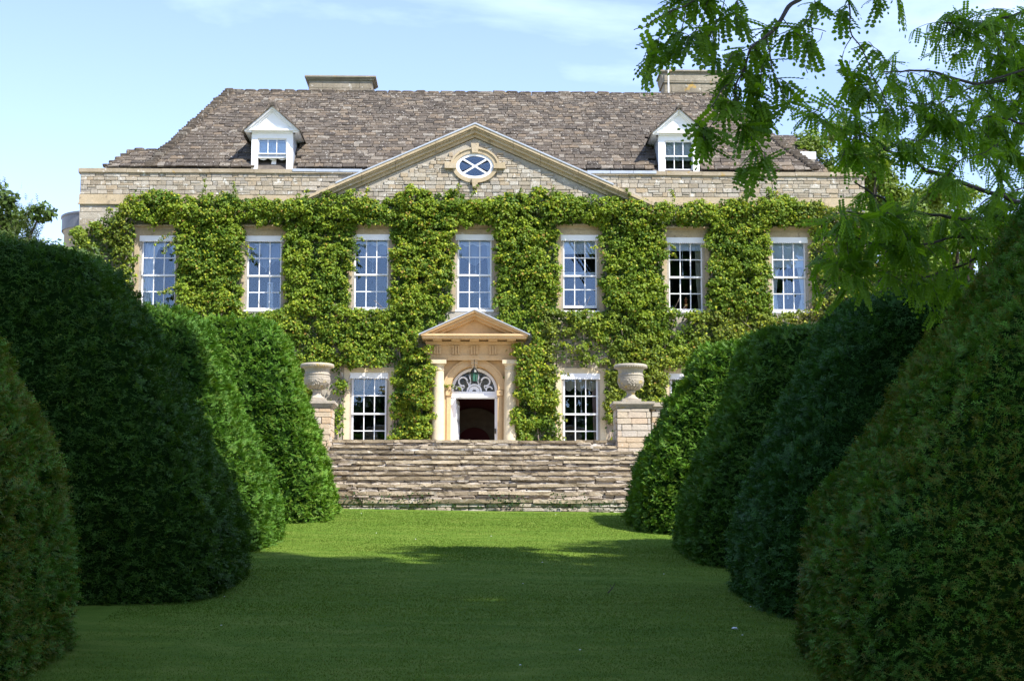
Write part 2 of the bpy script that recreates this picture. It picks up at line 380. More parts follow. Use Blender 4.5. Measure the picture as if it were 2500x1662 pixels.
# raking cornice of the big pediment, in lengths
def rake(zt, x0, x1, z_drop0, z_drop1, y0, y1, s, mb):
    f = lambda x, d: (s*x, zt-abs(x)*SL-d)
    mb.prism([f(x0, z_drop0), f(x1, z_drop0), f(x1, z_drop1), f(x0, z_drop1)], y0, y1)
mb = MB(); ld = MB()
for s in (-1, 1):
    x = 0.0
    while x < 5.3:
        b = min(x+rng.uniform(.8, 1.2), 5.3); e = .004
        rake(10.0, x+(e if x else 0), b-e, .035, .12, -.38, .2, s, mb)
        rake(10.0, x+(e if x else 0), b-e, .12, .17, -.33, .0, s, mb)
        rake(10.0, x+(e if x else 0), b-e, .17, .26, -.27, .0, s, mb)
        rake(10.0, x+(e if x else 0), b-e, .26, .37, -.17, .0, s, mb)
        x = b
    rake(10.0, 0, 4.1, -.01, .035, -.40, .6, s, ld)
mb.build('pediment_cornice', M['ashlar'], house); ld.build('pediment_lead_capping', M['lead'], house)
def ell(cx, cz, a, b, n=48, a0=0., a1=2*math.pi, closed=True):
    return [(cx+a*math.cos(t), cz+b*math.sin(t)) for t in (np.linspace(a0, a1, n, endpoint=not closed))]
mb = MB(); mb.ring(ell(0, 8.74, .67, .51), ell(0, 8.74, .555, .385), -.20, -.10); mb.ring(ell(0, 8.74, .73, .565, 28, 0.12, math.pi-.12, False), ell(0, 8.74, .67, .51, 28, 0.12, math.pi-.12, False), -.235, -.10, closed=False)
sur = mb.build('oval_window_surround', M['ashlar'], house)
for P_ in ([(-.085, 9.13), (.085, 9.13), (.12, 9.42), (-.12, 9.42)], [(-.10, 8.355), (-.06, 8.07), (.06, 8.07), (.10, 8.355)], [(-.90, 8.66), (-.555, 8.66), (-.555, 8.80), (-.90, 8.86)], [(.90, 8.66), (.555, 8.66), (.555, 8.80), (.90, 8.86)]):
    mb = MB(); mb.prism(P_, -.25, -.10); mb.build('keystone', M['ashlar'], sur)
mb = MB(); mb.ring(ell(0, 8.74, .555, .38), ell(0, 8.74, .465, .302), -.17, -.10)
for s in (-1, 1):
    d = Vector((.385, .235*s)); n_ = Vector((-d.y, d.x)).normalized()*.026
    mb.prism([(-d.x-n_.x, 8.74-d.y-n_.y), (d.x-n_.x, 8.74+d.y-n_.y), (d.x+n_.x, 8.74+d.y+n_.y), (-d.x+n_.x, 8.74-d.y+n_.y)], -.155-.003*s, -.125)
ov = mb.build('oval_window', M['white'], house)
for k in range(4):
    a0 = math.atan2(.235, .385)+.05 if k % 2 else -math.atan2(.235, .385)+.05
    a0 += {0: 0, 1: 0, 2: math.pi, 3: math.pi}[k]; a1 = a0+(math.pi-2*math.atan2(.235, .385) if k % 2 else 2*math.atan2(.235, .385))-.1
    e = ell(0, 8.74, .475, .31, 12, a0, a1, False); mb = MB(); mb.prism([(0+.05*math.cos((a0+a1)/2), 8.74+.04*math.sin((a0+a1)/2))]+e, -.135, -.128)
    mb.build('pane', M['glass'], ov)
mb = MB(); mb.prism(ell(0, 8.74, .55, .375), -.104, -.1005); mb.build('oval_back', M['dark'], ov)

# ---- sash windows
pane_me = {}
def pane(parent, x0, x1, z0, z1, y):
    key = (round(x1-x0, 3), round(z1-z0, 3))
    if key not in pane_me:
        mb = MB(); mb.box(-(x1-x0)/2, (x1-x0)/2, 0, .004, -(z1-z0)/2, (z1-z0)/2); o = mb.build('pane', M['glass']); pane_me[key] = o.data; bpy.data.objects.remove(o)
    o = link('pane', pane_me[key], parent, ((x0+x1)/2, y, (z0+z1)/2)); o.rotation_euler = (rng.normal(0, .004), 0, rng.normal(0, .004))
def sash(win, x0, x1, z0, z1, y, cols, rows, rail=.05, brail=None, bar=.028):
    brail = brail or rail; mb = MB()
    mb.box(x0, x0+rail, y, y+.045, z0, z1); mb.box(x1-rail, x1, y, y+.045, z0, z1)
    mb.box(x0+rail, x1-rail, y, y+.045, z0, z0+brail); mb.box(x0+rail, x1-rail, y, y+.045, z1-rail, z1)
    gx0, gx1, gz0, gz1 = x0+rail, x1-rail, z0+brail, z1-rail
    cw, ch = (gx1-gx0)/cols, (gz1-gz0)/rows
    for i in range(1, cols): mb.box(gx0+i*cw-bar/2, gx0+i*cw+bar/2, y+.004, y+.041, gz0, gz1)
    for j in range(1, rows): mb.box(gx0, gx1, y+.006, y+.039, gz0+j*ch-bar/2, gz0+j*ch+bar/2)
    mb.build('sash', M['white'], win)
    for i in range(cols):
        for j in range(rows): pane(win, gx0+i*cw+.005, gx0+(i+1)*cw-.005, gz0+j*ch+.005, gz0+(j+1)*ch-.005, y+.022)
def cloth(name, mat, win, prof_top, prof_bot, x0, x1, y, folds=8, amp=.03, n=40):
    """hanging fabric between a top line and a lower edge given by functions of u in 0..1"""
    mb = MB(); u = np.linspace(0, 1, n); m = 7; V = []
    for k in range(m):
        t = k/(m-1)
        for a in u: V.append((x0+(x1-x0)*a, y+amp*math.sin(a*folds*2*math.pi+.4*t)*(.4+.6*t), prof_top(a)*(1-t)+prof_bot(a)*t))
    q = [(k*n+i, k*n+i+1, (k+1)*n+i+1, (k+1)*n+i) for k in range(m-1) for i in range(n-1)]
    mb.add(V, np.array(q)); return mb.build(name, mat, win, smooth=True)
def drape(name, mat, win, side, x_out, ztop, zbot, wtop, wtie, ztie, y):
    n, m = 14, 16; V = []
    for k in range(m):
        t = k/(m-1); z = ztop+(zbot-ztop)*t
        if z > ztie: wd = wtie+(wtop-wtie)*((z-ztie)/(ztop-ztie))**1.4
        else: wd = wtie+(wtop*.55-wtie)*((ztie-z)/(ztie-zbot+1e-6))**.8
        for i in range(n): V.append((x_out+side*wd*i/(n-1), y+.03*math.sin(i*1.9), z))
    mb = MB(); mb.add(V, np.array([(k*n+i, k*n+i+1, (k+1)*n+i+1, (k+1)*n+i) for k in range(m-1) for i in range(n-1)])); mb.build(name, mat, win, smooth=True)
def cord(win, x, z0, z1, y=.19):
    mb = MB(); mb.tube([(x, y, z0), (x, y, z1)], .006, 5); mb.lathe([(.004, .0), (.02, -.03), (.028, -.11), (.0, -.115)], (x, y, z1), 8); mb.build('blind_cord', M['net'], win)
def window(cx, z0, z1, ground=False, raised=0., label=None, hood=True):
    x0, x1 = cx-.565, cx+.565
    mb = MB(); fy = .06
    mb.box(x0, x0+.055, fy, .24, z0, z1); mb.box(x1-.055, x1, fy, .24, z0, z1); mb.box(x0+.055, x1-.055, fy, .24, z1-.05, z1)
    mb.box(x0-.02, x1+.02, -.015, .24, z0-.055, z0)
    win = mb.build('window', M['white'], house)
    if label: win['label'] = label
    mid = z0+(z1-.16-z0)*.5
    sash(win, x0+.055, x1-.055, mid-.02, z1-.10, .085, 3, 2)
    sash(win, x0+.055, x1-.055, z0+raised, mid+.025+raised, .135, 3, 2, brail=.075)
    mb = MB(); n = 19; top = [(x1+.012, z1+.005), (x0-.012, z1+.005)]; bot = []
    for i in range(n):
        a = x0-.012+(x1-x0+.024)*i/n; b = x0-.012+(x1-x0+.024)*(i+1)/n
        bot += [(a, z1-.15), ((a+b)/2-.012, z1-.172), ((a+b)/2+.012, z1-.172)]
    mb.prism(bot+[(x1+.012, z1-.15)]+top, -.032, .04); mb.build('valance', M['white'], win)
    mb = MB(); e = .145 if not ground else .17; zb = z0-.06 if not ground else -.1
    mb.box(x0-e, x0, -.035, .10, zb, z1+.005); mb.box(x1, x1+e, -.035, .10, zb, z1+.005)
    mb.box(x0-e, x1+e, -.037, .10, z1+.007, z1+.16)
    if hood: mb.box(x0-e-.05, x1+e+.05, -.10, -.0, z1+.27, z1+.32); mb.box(x0-e, x1+e, -.02, .0, z1+.16, z1+.27)
    mb.box(x0-.05, x0, .10, .25, z0, z1); mb.box(x1, x1+.05, .10, .25, z0, z1)
    mb.build('stone_surround', M['cream' if ground else 'ashlar'], win)
    return win
wins = []
LB = ['sash window with white lace curtain on the left', 'sash window with grey swagged blind', 'sash window with low swagged blind', 'sash window above the portico',
      'sash window with a plain white blind and its lower sash raised', 'sash window with short blind and beige curtain', 'sash window with deep white blind and tied curtains']
for i, x in enumerate(UW):
    wins.append(window(x, *UZ[i], raised=.10 if i == 4 else 0., label=LB[i]))
ztop = 6.55; Y0 = .22
c0 = UW[0]; cloth('curtain', M['net'], wins[0], lambda u: ztop, lambda u: 4.5, c0-.5, c0-.16, Y0, 4, .02)
cloth('curtain', M['net'], wins[0], lambda u: ztop, lambda u: 6.35-.9*(2*u-1)**4-.03*abs(math.sin(u*30)), c0-.2, c0+.5, Y0-.02, 3, .01)
for k in (1, 2, 3):
    c0 = UW[k]
    d_ = {1: .42, 2: .22, 3: .30}[k]
    cloth('blind', M['greycloth'], wins[k], lambda u: ztop+.05, lambda u: ztop-.15-d_+.06*abs(math.sin(u*3*math.pi))*-1-(.22*max(0, 1-((u-.5)/.3)**2)), c0-.5, c0+.5, Y0+.02, 3, .03)
    cloth('blind', M['net'], wins[k], lambda u: ztop+.05, lambda u: ztop-.14+.03*math.sin(u*18), c0-.5, c0+.5, Y0-.02, 3, .01); cord(wins[k], c0+.03, ztop-.5, ztop-.85)
drape('curtain', M['net'], wins[3], -1, UW[3]+.5, 6.5, 4.5, .14, .10, 5.2, Y0)
drape('curtain', M['net'], wins[3], 1, UW[3]-.5, 6.5, 4.5, .10, .04, 5.2, Y0)
mb = MB(); mb.box(UW[1]+.02, UW[1]+.2, .6, .62, 4.45, 5.35); mb.build('blind', M['net'], wins[1])
mb = MB(); mb.box(UW[4]-.5, UW[4]+.5, .138, .143, 6.16, 6.6); mb.build('blind', M['net'], wins[4]); cord(wins[4], UW[4]+.05, 6.16, 5.5)
mb = MB(); mb.box(UW[5]-.5, UW[5]+.5, .138, .143, 6.27, 6.6); mb.build('blind', M['net'], wins[5]); cord(wins[5], UW[5]-.07, 6.27, 5.65)
drape('curtain', M['creamcloth'], wins[5], -1, UW[5]+.5, 6.5, 4.5, .2, .17, 5.3, Y0); drape('curtain', M['creamcloth'], wins[5], 1, UW[5]-.5, 6.5, 4.5, .06, .05, 5.3, Y0)
mb = MB(); mb.box(UW[6]-.5, UW[6]+.5, .138, .143, 5.80, 6.6); mb.box(UW[6]-.49, UW[6]+.49, .132, .15, 5.77, 5.81); mb.build('blind', M['net'], wins[6]); cord(wins[6], UW[6]-.02, 5.9, 4.95)
drape('curtain', M['net'], wins[6], 1, UW[6]-.5, 6.5, 4.5, .36, .14, 4.95, Y0-.02); drape('curtain', M['net'], wins[6], -1, UW[6]+.5, 6.5, 4.5, .40, .12, 4.9, Y0-.02)
GL = [None, None, 'ground floor sash window with gold swags', 'ground floor sash window with cream ruched blinds and pink curtain', None, None]
gw = [window(x, .36, 2.58, True, label=GL[i], hood=False) for i, x in enumerate(GW)]
sw = lambda c, r, d: (lambda u: 2.48-d*max(0, 1-((u-c)/r)**2)**.5)
cloth('curtain', M['goldcloth'], gw[2], lambda u: 2.50, sw(.45, .55, .42), GW[2]-.5, GW[2]-.08, Y0, 5, .03)
cloth('curtain', M['goldcloth'], gw[2], lambda u: 2.50, sw(.75, .8, .45), GW[2]+.12, GW[2]+.5, Y0, 5, .03)
cloth('curtain', M['goldcloth'], gw[2], lambda u: 2.50, lambda u: 2.35-.25*(1-u), GW[2]-.10, GW[2]+.05, Y0+.01, 2, .02)
cloth('blind', M['creamcloth'], gw[3], lambda u: 2.50, lambda u: 2.22-.14*abs(math.sin(u*3*math.pi)), GW[3]-.5, GW[3]+.5, Y0, 6, .05); cord(gw[3], GW[3]+.03, 2.1, 1.55)
drape('curtain', M['pinkcloth'], gw[3], -1, GW[3]+.5, 2.5, .3, .16, .12, 1.0, Y0+.06)
cloth('blind', M['creamcloth'], gw[4], lambda u: 2.50, lambda u: 2.2-.14*abs(math.sin(u*3*math.pi)), GW[4]-.5, GW[4]+.5, Y0, 6, .05)
orn = MB()
for k, (r, z) in enumerate([(.035, .03), (.05, .085), (.055, .15), (.035, .22), (.045, .28), (.02, .33)]):
    orn.lathe([(0, -.03), (r, -.012), (r, .012), (0, .03)], (0, 0, z), 10)
o = orn.build('ornament', M['orange'], None, label='small orange and yellow stacked ornament behind the glass of an upper window', category='ornament'); o.location = (UW[5]+.02, .21, 4.53)
mb = MB(); mb.lathe([(0, -.035), (.06, -.014), (.06, .014), (0, .035)], (0, 0, .115), 10); mb.build('ornament_ring', M['yellowp'], o)

# ---- rooms behind the windows
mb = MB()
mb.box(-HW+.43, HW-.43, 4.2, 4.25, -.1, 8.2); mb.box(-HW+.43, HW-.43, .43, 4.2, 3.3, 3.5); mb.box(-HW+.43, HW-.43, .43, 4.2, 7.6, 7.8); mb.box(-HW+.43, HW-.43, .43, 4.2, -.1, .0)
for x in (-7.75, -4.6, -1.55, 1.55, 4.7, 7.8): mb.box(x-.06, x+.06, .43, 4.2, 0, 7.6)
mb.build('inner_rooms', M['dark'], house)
mb = MB(); mb.box(-1.48, 1.48, 3.0, 3.1, 0, 3.3); mb.build('hall_wall', M['red'], house)
mb = MB(); mb.ring([(-.95, 0)]+ell(0, .95, .95, .85, 20, math.pi, 0, False)+[(.95, 0)], [(-.5, 0)]+ell(0, .75, .5, .45, 20, math.pi, 0, False)+[(.5, 0)], 2.85, 2.99, closed=False); mb.build('hall_arch', M['hallstone'], house)

# ---- portico
por = MB()
por.box(-1.38, 1.38, -.50, 0, 2.91, 3.06); por.box(-1.36, 1.36, -.47, 0, 3.06, 3.36); por.box(-1.40, 1.40, -.54, 0, 3.36, 3.41); por.box(-1.42, 1.42, -.58, 0, 3.41, 3.45)
por.box(-1.50, 1.50, -.98, 0, 3.49, 3.56); por.box(-1.54, 1.54, -1.02, 0, 3.56, 3.62)
por.box(-1.2, 1.2, -.46, 0, 3.45, 3.49)
# arched back panel
arc = ell(0, 2.06, .68, .68, 24, math.pi, 0, False)
por.prism([(-.80, 2.06)]+[(-.68, 2.06)]+arc[1:-1]+[(.68, 2.06), (.80, 2.06), (.80, 2.90), (-.80, 2.90)], -.30, .06)
por.box(-1.30, -.80, -.30, -.01, 0, 2.90); por.box(.80, 1.30, -.30, -.01, 0, 2.90)
por.box(-.80, -.68, -.33, .10, 0, 1.90); por.box(.68, .80, -.33, .10, 0, 1.90)
por.box(-.83, -.655, -.37, .10, 1.90, 2.05); por.box(.655, .83, -.37, .10, 1.90, 2.05)
por = por.build('portico', M['gold'], house)
por['label'] = 'golden stone doorcase with pediment and columns'
mb = MB(); mb.ring(ell(0, 2.06, .86, .86, 28, 0, math.pi, False), ell(0, 2.06, .70, .70, 28, 0, math.pi, False), -.35, -.299, closed=False)
mb.ring(ell(0, 2.06, .91, .91, 28, 0, math.pi, False), ell(0, 2.06, .862, .862, 28, 0, math.pi, False), -.37, -.299, closed=False); mb.build('arch_moulding', M['gold'], por)
mb = MB(); mb.prism([(-.07, 2.68), (.07, 2.68), (.105, 2.90), (-.105, 2.90)], -.46, -.30); mb.box(-.10, .10, -.49, -.30, 2.79, 2.83); mb.build('keystone', M['gold'], por)
for cx in (-1.04, 1.04):
    mb = MB(); mb.lathe([(.24, 0), (.24, .08), (.20, .1), (.21, .14), (.185, .18), (.185, .9), (.175, 1.8), (.158, 2.56), (.158, 2.60), (.18, 2.62), (.16, 2.64), (.16, 2.74), (.21, 2.80)], (cx, -.42, 0), 32)
    mb.box(cx-.23, cx+.23, -.64, -.30, 2.80, 2.91); mb.build('column', M['cream'], por, smooth=False)
for k in range(-3, 4):
    if k in (-3, 3): continue
    mb = MB(); x = k*.535
    for j in (-1, 0, 1): mb.box(x+j*.075-.022, x+j*.075+.022, -.535, -.469, 3.08, 3.33)
    mb.box(x-.112, x+.112, -.487, -.47, 3.07, 3.36); mb.box(x-.115, x+.115, -.515, -.47, 3.00, 3.03); mb.build('triglyph', M['gold'], por)
    mb = MB(); mb.box(x-.13, x+.13, -.90, -.46, 3.452, 3.488); mb.build('mutule', M['gold'], por)
mb = MB(); psl = (4.33-3.62)/1.57
mb.prism([(-1.42, 3.622), (1.42, 3.622), (0, 3.622+1.42*psl)], -.62, -.02); mb.build('portico_tympanum', M['gold'], por)
mb = MB(); ld = MB()
for s in (-1, 1):
    f = lambda x, d: (s*x, 4.33-x*psl-d)
    mb.prism([f(0, .03), f(1.53, .03), f(1.53, .085), f(0, .085)], -1.03, -.02)
    mb.prism([f(0, .085), f(1.42, .085), f(1.32, .17), f(0, .17)], -.93, -.02); mb.prism([f(0, .17), f(1.24, .17), f(1.08, .26), f(0, .26)], -.78, -.02)
    ld.prism([f(0, 0), f(1.60, 0), f(1.60, .03), f(0, .03)], -1.06, 0)
mb.build('raking_cornice', M['gold'], por); ld.build('portico_lead_roof', M['lead'], por)
# fanlight, transom, frame, open door
mb = MB(); a = ell(0, 2.04, .679, .679, 28, 0, math.pi, False); mb.ring(a, ell(0, 2.04, .60, .60, 28, 0, math.pi, False), -.10, .05, closed=False)
mb.box(-.679, .679, -.11, .05, 1.86, 1.95); mb.box(-.665, .665, -.09, .05, 1.95, 2.04); mb.box(-.66, .66, -.07, .05, 1.83, 1.86)
def arcband(cx, cz, r, w_, a0, a1, y=-.06, n=18): mb.ring(ell(cx, cz, r+w_/2, r+w_/2, n, a0, a1, False), ell(cx, cz, r-w_/2, r-w_/2, n, a0, a1, False), y, .03, closed=False)
arcband(0, 2.04, .20, .05, 0, math.pi); arcband(0, 2.04, .11, .10, 0, math.pi, -.055)
R_ = math.radians
arcband(0, 2.46, .125, .045, R_(-40), R_(220), -.061)
for s in (-1, 1):
    q = lambda deg: R_(deg) if s > 0 else R_(180-deg)
    arcband(s*.33, 2.33, .125, .045, q(-110), q(170), -.062); arcband(s*.44, 2.09, .09, .04, q(10), q(200), -.063)
    mb.tube([(s*.21, -.02, 2.33), (s*.17, -.02, 2.27), (s*.16, -.02, 2.2)], .02, 6); mb.tube([(s*.29, -.02, 2.21), (s*.30, -.02, 2.16), (s*.33, -.02, 2.12), (s*.36, -.02, 2.10)], .018, 6)
    mb.tube([(s*.09, -.02, 2.37), (s*.12, -.02, 2.30), (s*.13, -.02, 2.2)], .02, 6)
fan = mb.build('fanlight', M['white'], house)
mb = MB(); mb.prism(ell(0, 2.04, .62, .62, 28, 0, math.pi, False), .0, .006); mb.build('pane', M['glass'], fan)
mb = MB(); mb.prism([(-.62, 2.03)]+ell(0, 2.04, .62, .62, 28, math.pi, 0, False)+[(.62, 2.03)], .10, .12); mb.build('fanlight_back', M['dark'], fan)
mb = MB(); mb.box(-.679, -.53, -.12, .05, 0, 1.83); mb.build('door_jamb', M['white'], house); mb = MB(); mb.box(.60, .679, -.12, .05, 0, 1.83); mb.build('door_jamb', M['white'], house)
door = MB(); door.box(0, .78, 0, .045, 0, 1.80); 
door = door.build('door', M['white'], house); door.location = (-.53, .06, .01); door.rotation_euler = (0, 0, R_(83))
for j, (z0_, z1_) in enumerate([(.12, .55), (.65, 1.15), (1.25, 1.68)]):
    for xa in (.1, .43):
        mb = MB(); mb.ring([(xa, z0_), (xa+.25, z0_), (xa+.25, z1_), (xa, z1_)], [(xa+.03, z0_+.03), (xa+.22, z0_+.03), (xa+.22, z1_-.03), (xa+.03, z1_-.03)], -.015, .0); mb.box(xa+.05, xa+.2, -.008, -.001, z0_+.05, z1_-.05); mb.build('panel', M['white'], door)
mb = MB(); mb.lathe([(0, 0), (.03, .01), (.03, .03), (0, .05)], (.72, -.03, .9), 10); mb.build('handle', M['iron'], door)
mb = MB(); mb.box(.60, .63, -.16, -.10, .82, .95); mb.tube([(.615, -.16, .95), (.615, -.19, .88), (.615, -.16, .80)], .012, 6); mb.build('door_bolt', M['iron'], house)
# lantern
lan = thing('lantern', 'black hexagonal lantern with green glass hanging in front of the fanlight', 'lantern', (0, -.62, 0))
mb = MB(); mb.tube([(0, 0, 2.91), (0, 0, 2.68)], .008, 5); mb.build('chain', M['iron'], lan)
mb = MB(); mb.lathe([(0, 2.70), (.05, 2.66), (.095, 2.60), (.125, 2.54), (.125, 2.52), (.0, 2.52)], (0, 0, 0), 12)
for k in range(6):
    t = k*math.pi/3; mb.tube([(.11*math.cos(t), .11*math.sin(t), 2.53), (.085*math.cos(t), .085*math.sin(t), 2.28)], .009, 5)
mb.lathe([(.0, 2.28), (.09, 2.28), (.09, 2.26), (.03, 2.23), (0, 2.22)], (0, 0, 0), 12); mb.build('lantern_frame', M['iron'], lan)
mb = MB(); mb.lathe([(.10, 2.53), (.08, 2.28)], (0, 0, 0), 6); mb.build('lantern_glass', M['greenglass'], lan)

# ------------------------------------------------------------------ roof
EY, EZ, RY, RZ = .48, 8.80, 4.5, 12.31
EL, ER, RL, RR = -9.75, 10.30, -8.02, 7.86
und = MB()
def hip(mb, el, er, ey, ez, rl, rr, ry, rz, by, off=0.):
    V = np.array([(el, ey, ez), (er, ey, ez), (rr, ry, rz), (rl, ry, rz), (er, by, ez), (el, by, ez)]) - np.array([0, 0, off])
    mb.add(V, [np.array([(0, 1, 2, 3), (4, 5, 3, 2)]), np.array([(1, 4, 2), (5, 0, 3)])])
hip(und, EL, ER, EY, EZ, RL, RR, RY, RZ, 8.6, .05)
und.box(-HW+.4, HW-.4, .44, 8.8, 8.20, 8.30)
roof = und.build('roof', M['dark_mortar'], house)
DORM = [(-6.10, 'white painted dormer with its sash raised and a scalloped blind'), (6.17, 'white painted dormer with closed sash')]
slv = Vector((0, RY-EY, RZ-EZ)); slen = slv.length; sl_ang = math.atan2(RZ-EZ, RY-EY); up_ = slv.normalized(); nrm = Vector((0, -math.sin(sl_ang), math.cos(sl_ang)))
def slates(el, er, rl, rr, ey, ez, slen, gauges, wr, skip):
    out = []; d = 0.; n = 0
    while d < slen-.03:
        t = d/slen; gz = gauges[0]+(gauges[1]-gauges[0])*t**.8
        t2 = min(1, t+gz*.9/slen); xl = el+(rl-el)*t2; xr = er+(rr-er)*t2
        x = xl-rng.uniform(0, .15)
        while x < xr:
            wd = rng.uniform(*wr)*(1.25-.5*t); a, b = max(x, xl-.03), min(x+wd, xr+.03)
            if b-a > .05 and not skip((a+b)/2, d, (b-a)/2):
                L_ = min(gz*1.55, slen-d+.05); cd = d+L_/2+rng.normal(0, .008)
                out.append(((a+b)/2, cd, b-a-.012*rng.uniform(.3, 1.8), L_, rng.uniform(.03, .06), rng.normal(0, .02)))
            x += wd
        d += gz
    return out
def skipf(x, d, hx):
    z = EZ+d*math.sin(sl_ang); y = EY+d*math.cos(sl_ang)
    if z < 9.55-(abs(x)-hx)*.0 and False: return True
    for cx, _ in DORM:
        dx = abs(x-cx)
        if dx < .60+hx*.5 and z < 10.15: return True
        if dx < .95 and z < 10.72-dx*.85 and z > 10.0: return True
    return abs(x) < 3.2 and z < 10.05-abs(x)*SL-.55
SLT = slates(EL, ER, RL, RR, EY, EZ, slen, (.235, .135), (.15, .36), skipf)
tilt = .085
def slate_arrays(S, ey, ez, ang):
    S = np.array(S); nn = np.array((0, -math.sin(ang), math.cos(ang))); uu = np.array((0, math.cos(ang), math.sin(ang)))
    pos = np.array((0, ey, ez))+S[:, 1:2]*uu+nn*.035; pos[:, 0] = S[:, 0]; return S, pos
S_, pos_ = slate_arrays(SLT, EY, EZ, sl_ang)
slv_me = stone_variants(8, 11, .06, .045)
for me in slv_me:
    me.materials.append(M['slate_rand'])
order = np.argsort(-(S_[:, 2]*S_[:, 3]))
for k in order[:300]:
    o = link('slate', slv_me[int(k) % 8], roof); o.location = pos_[k]; o.scale = (S_[k, 2], S_[k, 3], S_[k, 4]); o.rotation_euler = (sl_ang-tilt, S_[k, 5], S_[k, 5]*.8)
def joined_slates(S, pos, ang, name, parent, sel=None):
    mb = MB(); sel = np.arange(len(S)) if sel is None else sel
    for vi in range(8):
        kk = sel[sel % 8 == vi]
        if len(kk) == 0: continue
        bv, bf = me_arrays(slv_me[vi]); Rs = np.array([np.array(Euler((ang-tilt, s[5], s[5]*.8)).to_matrix()) for s in S[kk]])
        inst(mb, bv, bf, pos[kk], Rs, S[kk][:, 2:5], rng.random((len(kk), 1)).repeat(3, 1))
    mb.build(name, M['slate_attr'], parent, kind='stuff')
joined_slates(S_, pos_, sl_ang, 'roof_slates', roof, order[300:])
# hip and ridge stones
P = []
def run(p, q, step, sx, sz, out):
    p, q = np.array(p), np.array(q); n = int(np.linalg.norm(q-p)/step)
    for i in range(n): out.append((*(p+(q-p)*(i+.5)/n), sx*rng.uniform(.8, 1.2), .22, sz*rng.uniform(.8, 1.3)))
run((RL, RY, RZ+.0), (RR, RY, RZ+.0), .42, .40, .13, P)
lay(P, stone_variants(4, 21, .12, .05), M['slate_rand'], M['slate_attr'], roof, 'ridge_stone', 300)
P = []
run((EL-.02, EY, EZ+.06), (RL-.02, RY, RZ+.05), .15, .30, .13, P); run((ER+.02, EY, EZ+.06), (RR+.02, RY, RZ+.05), .15, .30, .13, P)
lay(P, stone_variants(4, 22, .12, .06), M['slate_rand'], M['slate_attr'], roof, 'hip_stone', 300)
# side wing roofs
mb = MB(); hip(mb, -12.15, -7, 4.9, 9.85, -11.5, -7, 6.1, 10.70, 7.3); mb.box(-12.0, -HW-.01, 5.3, 7.2, -1.2, 9.83); wing = mb.build('side_wing', M['mortar'], house)
a2 = math.atan2(.85, 1.2); S2 = slates(-12.15, -9.6, -11.5, -9.0, 4.9, 9.85, math.hypot(1.2, .85), (.26, .18), (.2, .45), lambda *a: False); S2, p2 = slate_arrays(S2, 4.9, 9.85, a2); joined_slates(S2, p2, a2, 'wing_slates', wing)
P = []; run((-12.15, 4.9, 9.85), (-11.5, 6.1, 10.73), .3, .26, .1, P); run((-11.5, 6.1, 10.73), (-9, 6.1, 10.73), .4, .38, .12, P); lay(P, stone_variants(3, 23, .12, .06), M['slate_rand'], M['slate_attr'], wing, 'hip_stone', 300)
# curved bay at the left end
mb = MB(); mb.lathe([(1.25, -1.2), (1.25, 7.3), (1.30, 7.34), (1.30, 7.40)], (-HW-.1, 3.6, 0), 28, a0=math.pi*.5, a1=math.pi*1.5); bay = mb.build('curved_bay', M['mortar'], house, smooth=True)
mb = MB(); mb.lathe([(1.33, 7.38), (1.33, 7.78), (1.36, 7.80), (1.36, 7.86), (0, 7.95)], (-HW-.1, 3.6, 0), 28, a0=math.pi*.5, a1=math.pi*1.5); mb.build('lead_bay_roof', M['bay_lead'], bay, smooth=False)
# right rear wing with a dormer
mb = MB(); hip(mb, 7.5, 13.9, 8.8, 9.4, 8.5, 12.15, 12.2, 12.95, 15.6); mb.box(8, 13.6, 9.3, 15.4, -1.2, 9.4); w2 = mb.build('rear_wing', M['mortar'], house)
a3 = math.atan2(12.95-9.4, 3.4); S3 = slates(7.5, 13.9, 8.5, 12.15, 8.8, 9.4, math.hypot(3.4, 3.55), (.26, .18), (.2, .45), lambda x, d, h: abs(x-11.75) < .85 and d < 2.6); S3, p3 = slate_arrays(S3, 8.8, 9.4, a3); joined_slates(S3, p3, a3, 'wing_slates', w2)
mb = MB(); mb.box(11.0, 11.06, 9.4, 10.8, 9.8, 11.35); mb.box(12.10, 12.16, 9.4, 10.8, 9.8, 11.35); mb.box(11.06, 12.10, 9.42, 10.6, 11.2, 11.35); mb.box(11.06, 12.1, 9.42, 9.5, 9.8, 10.2)
mb.box(10.85, 12.32, 9.25, 11, 11.35, 11.62); mb.box(11.55, 11.60, 9.43, 9.48, 10.2, 11.2); rd = mb.build('rear_dormer', M['white'], house)
mb = MB(); mb.box(11.06, 12.10, 9.50, 9.51, 10.2, 11.2); mb.build('pane', M['glass'], rd)
mb = MB(); mb.box(11.06, 12.10, 10.0, 10.02, 10.2, 11.2); mb.build('dormer_back', M['greycloth'], rd)
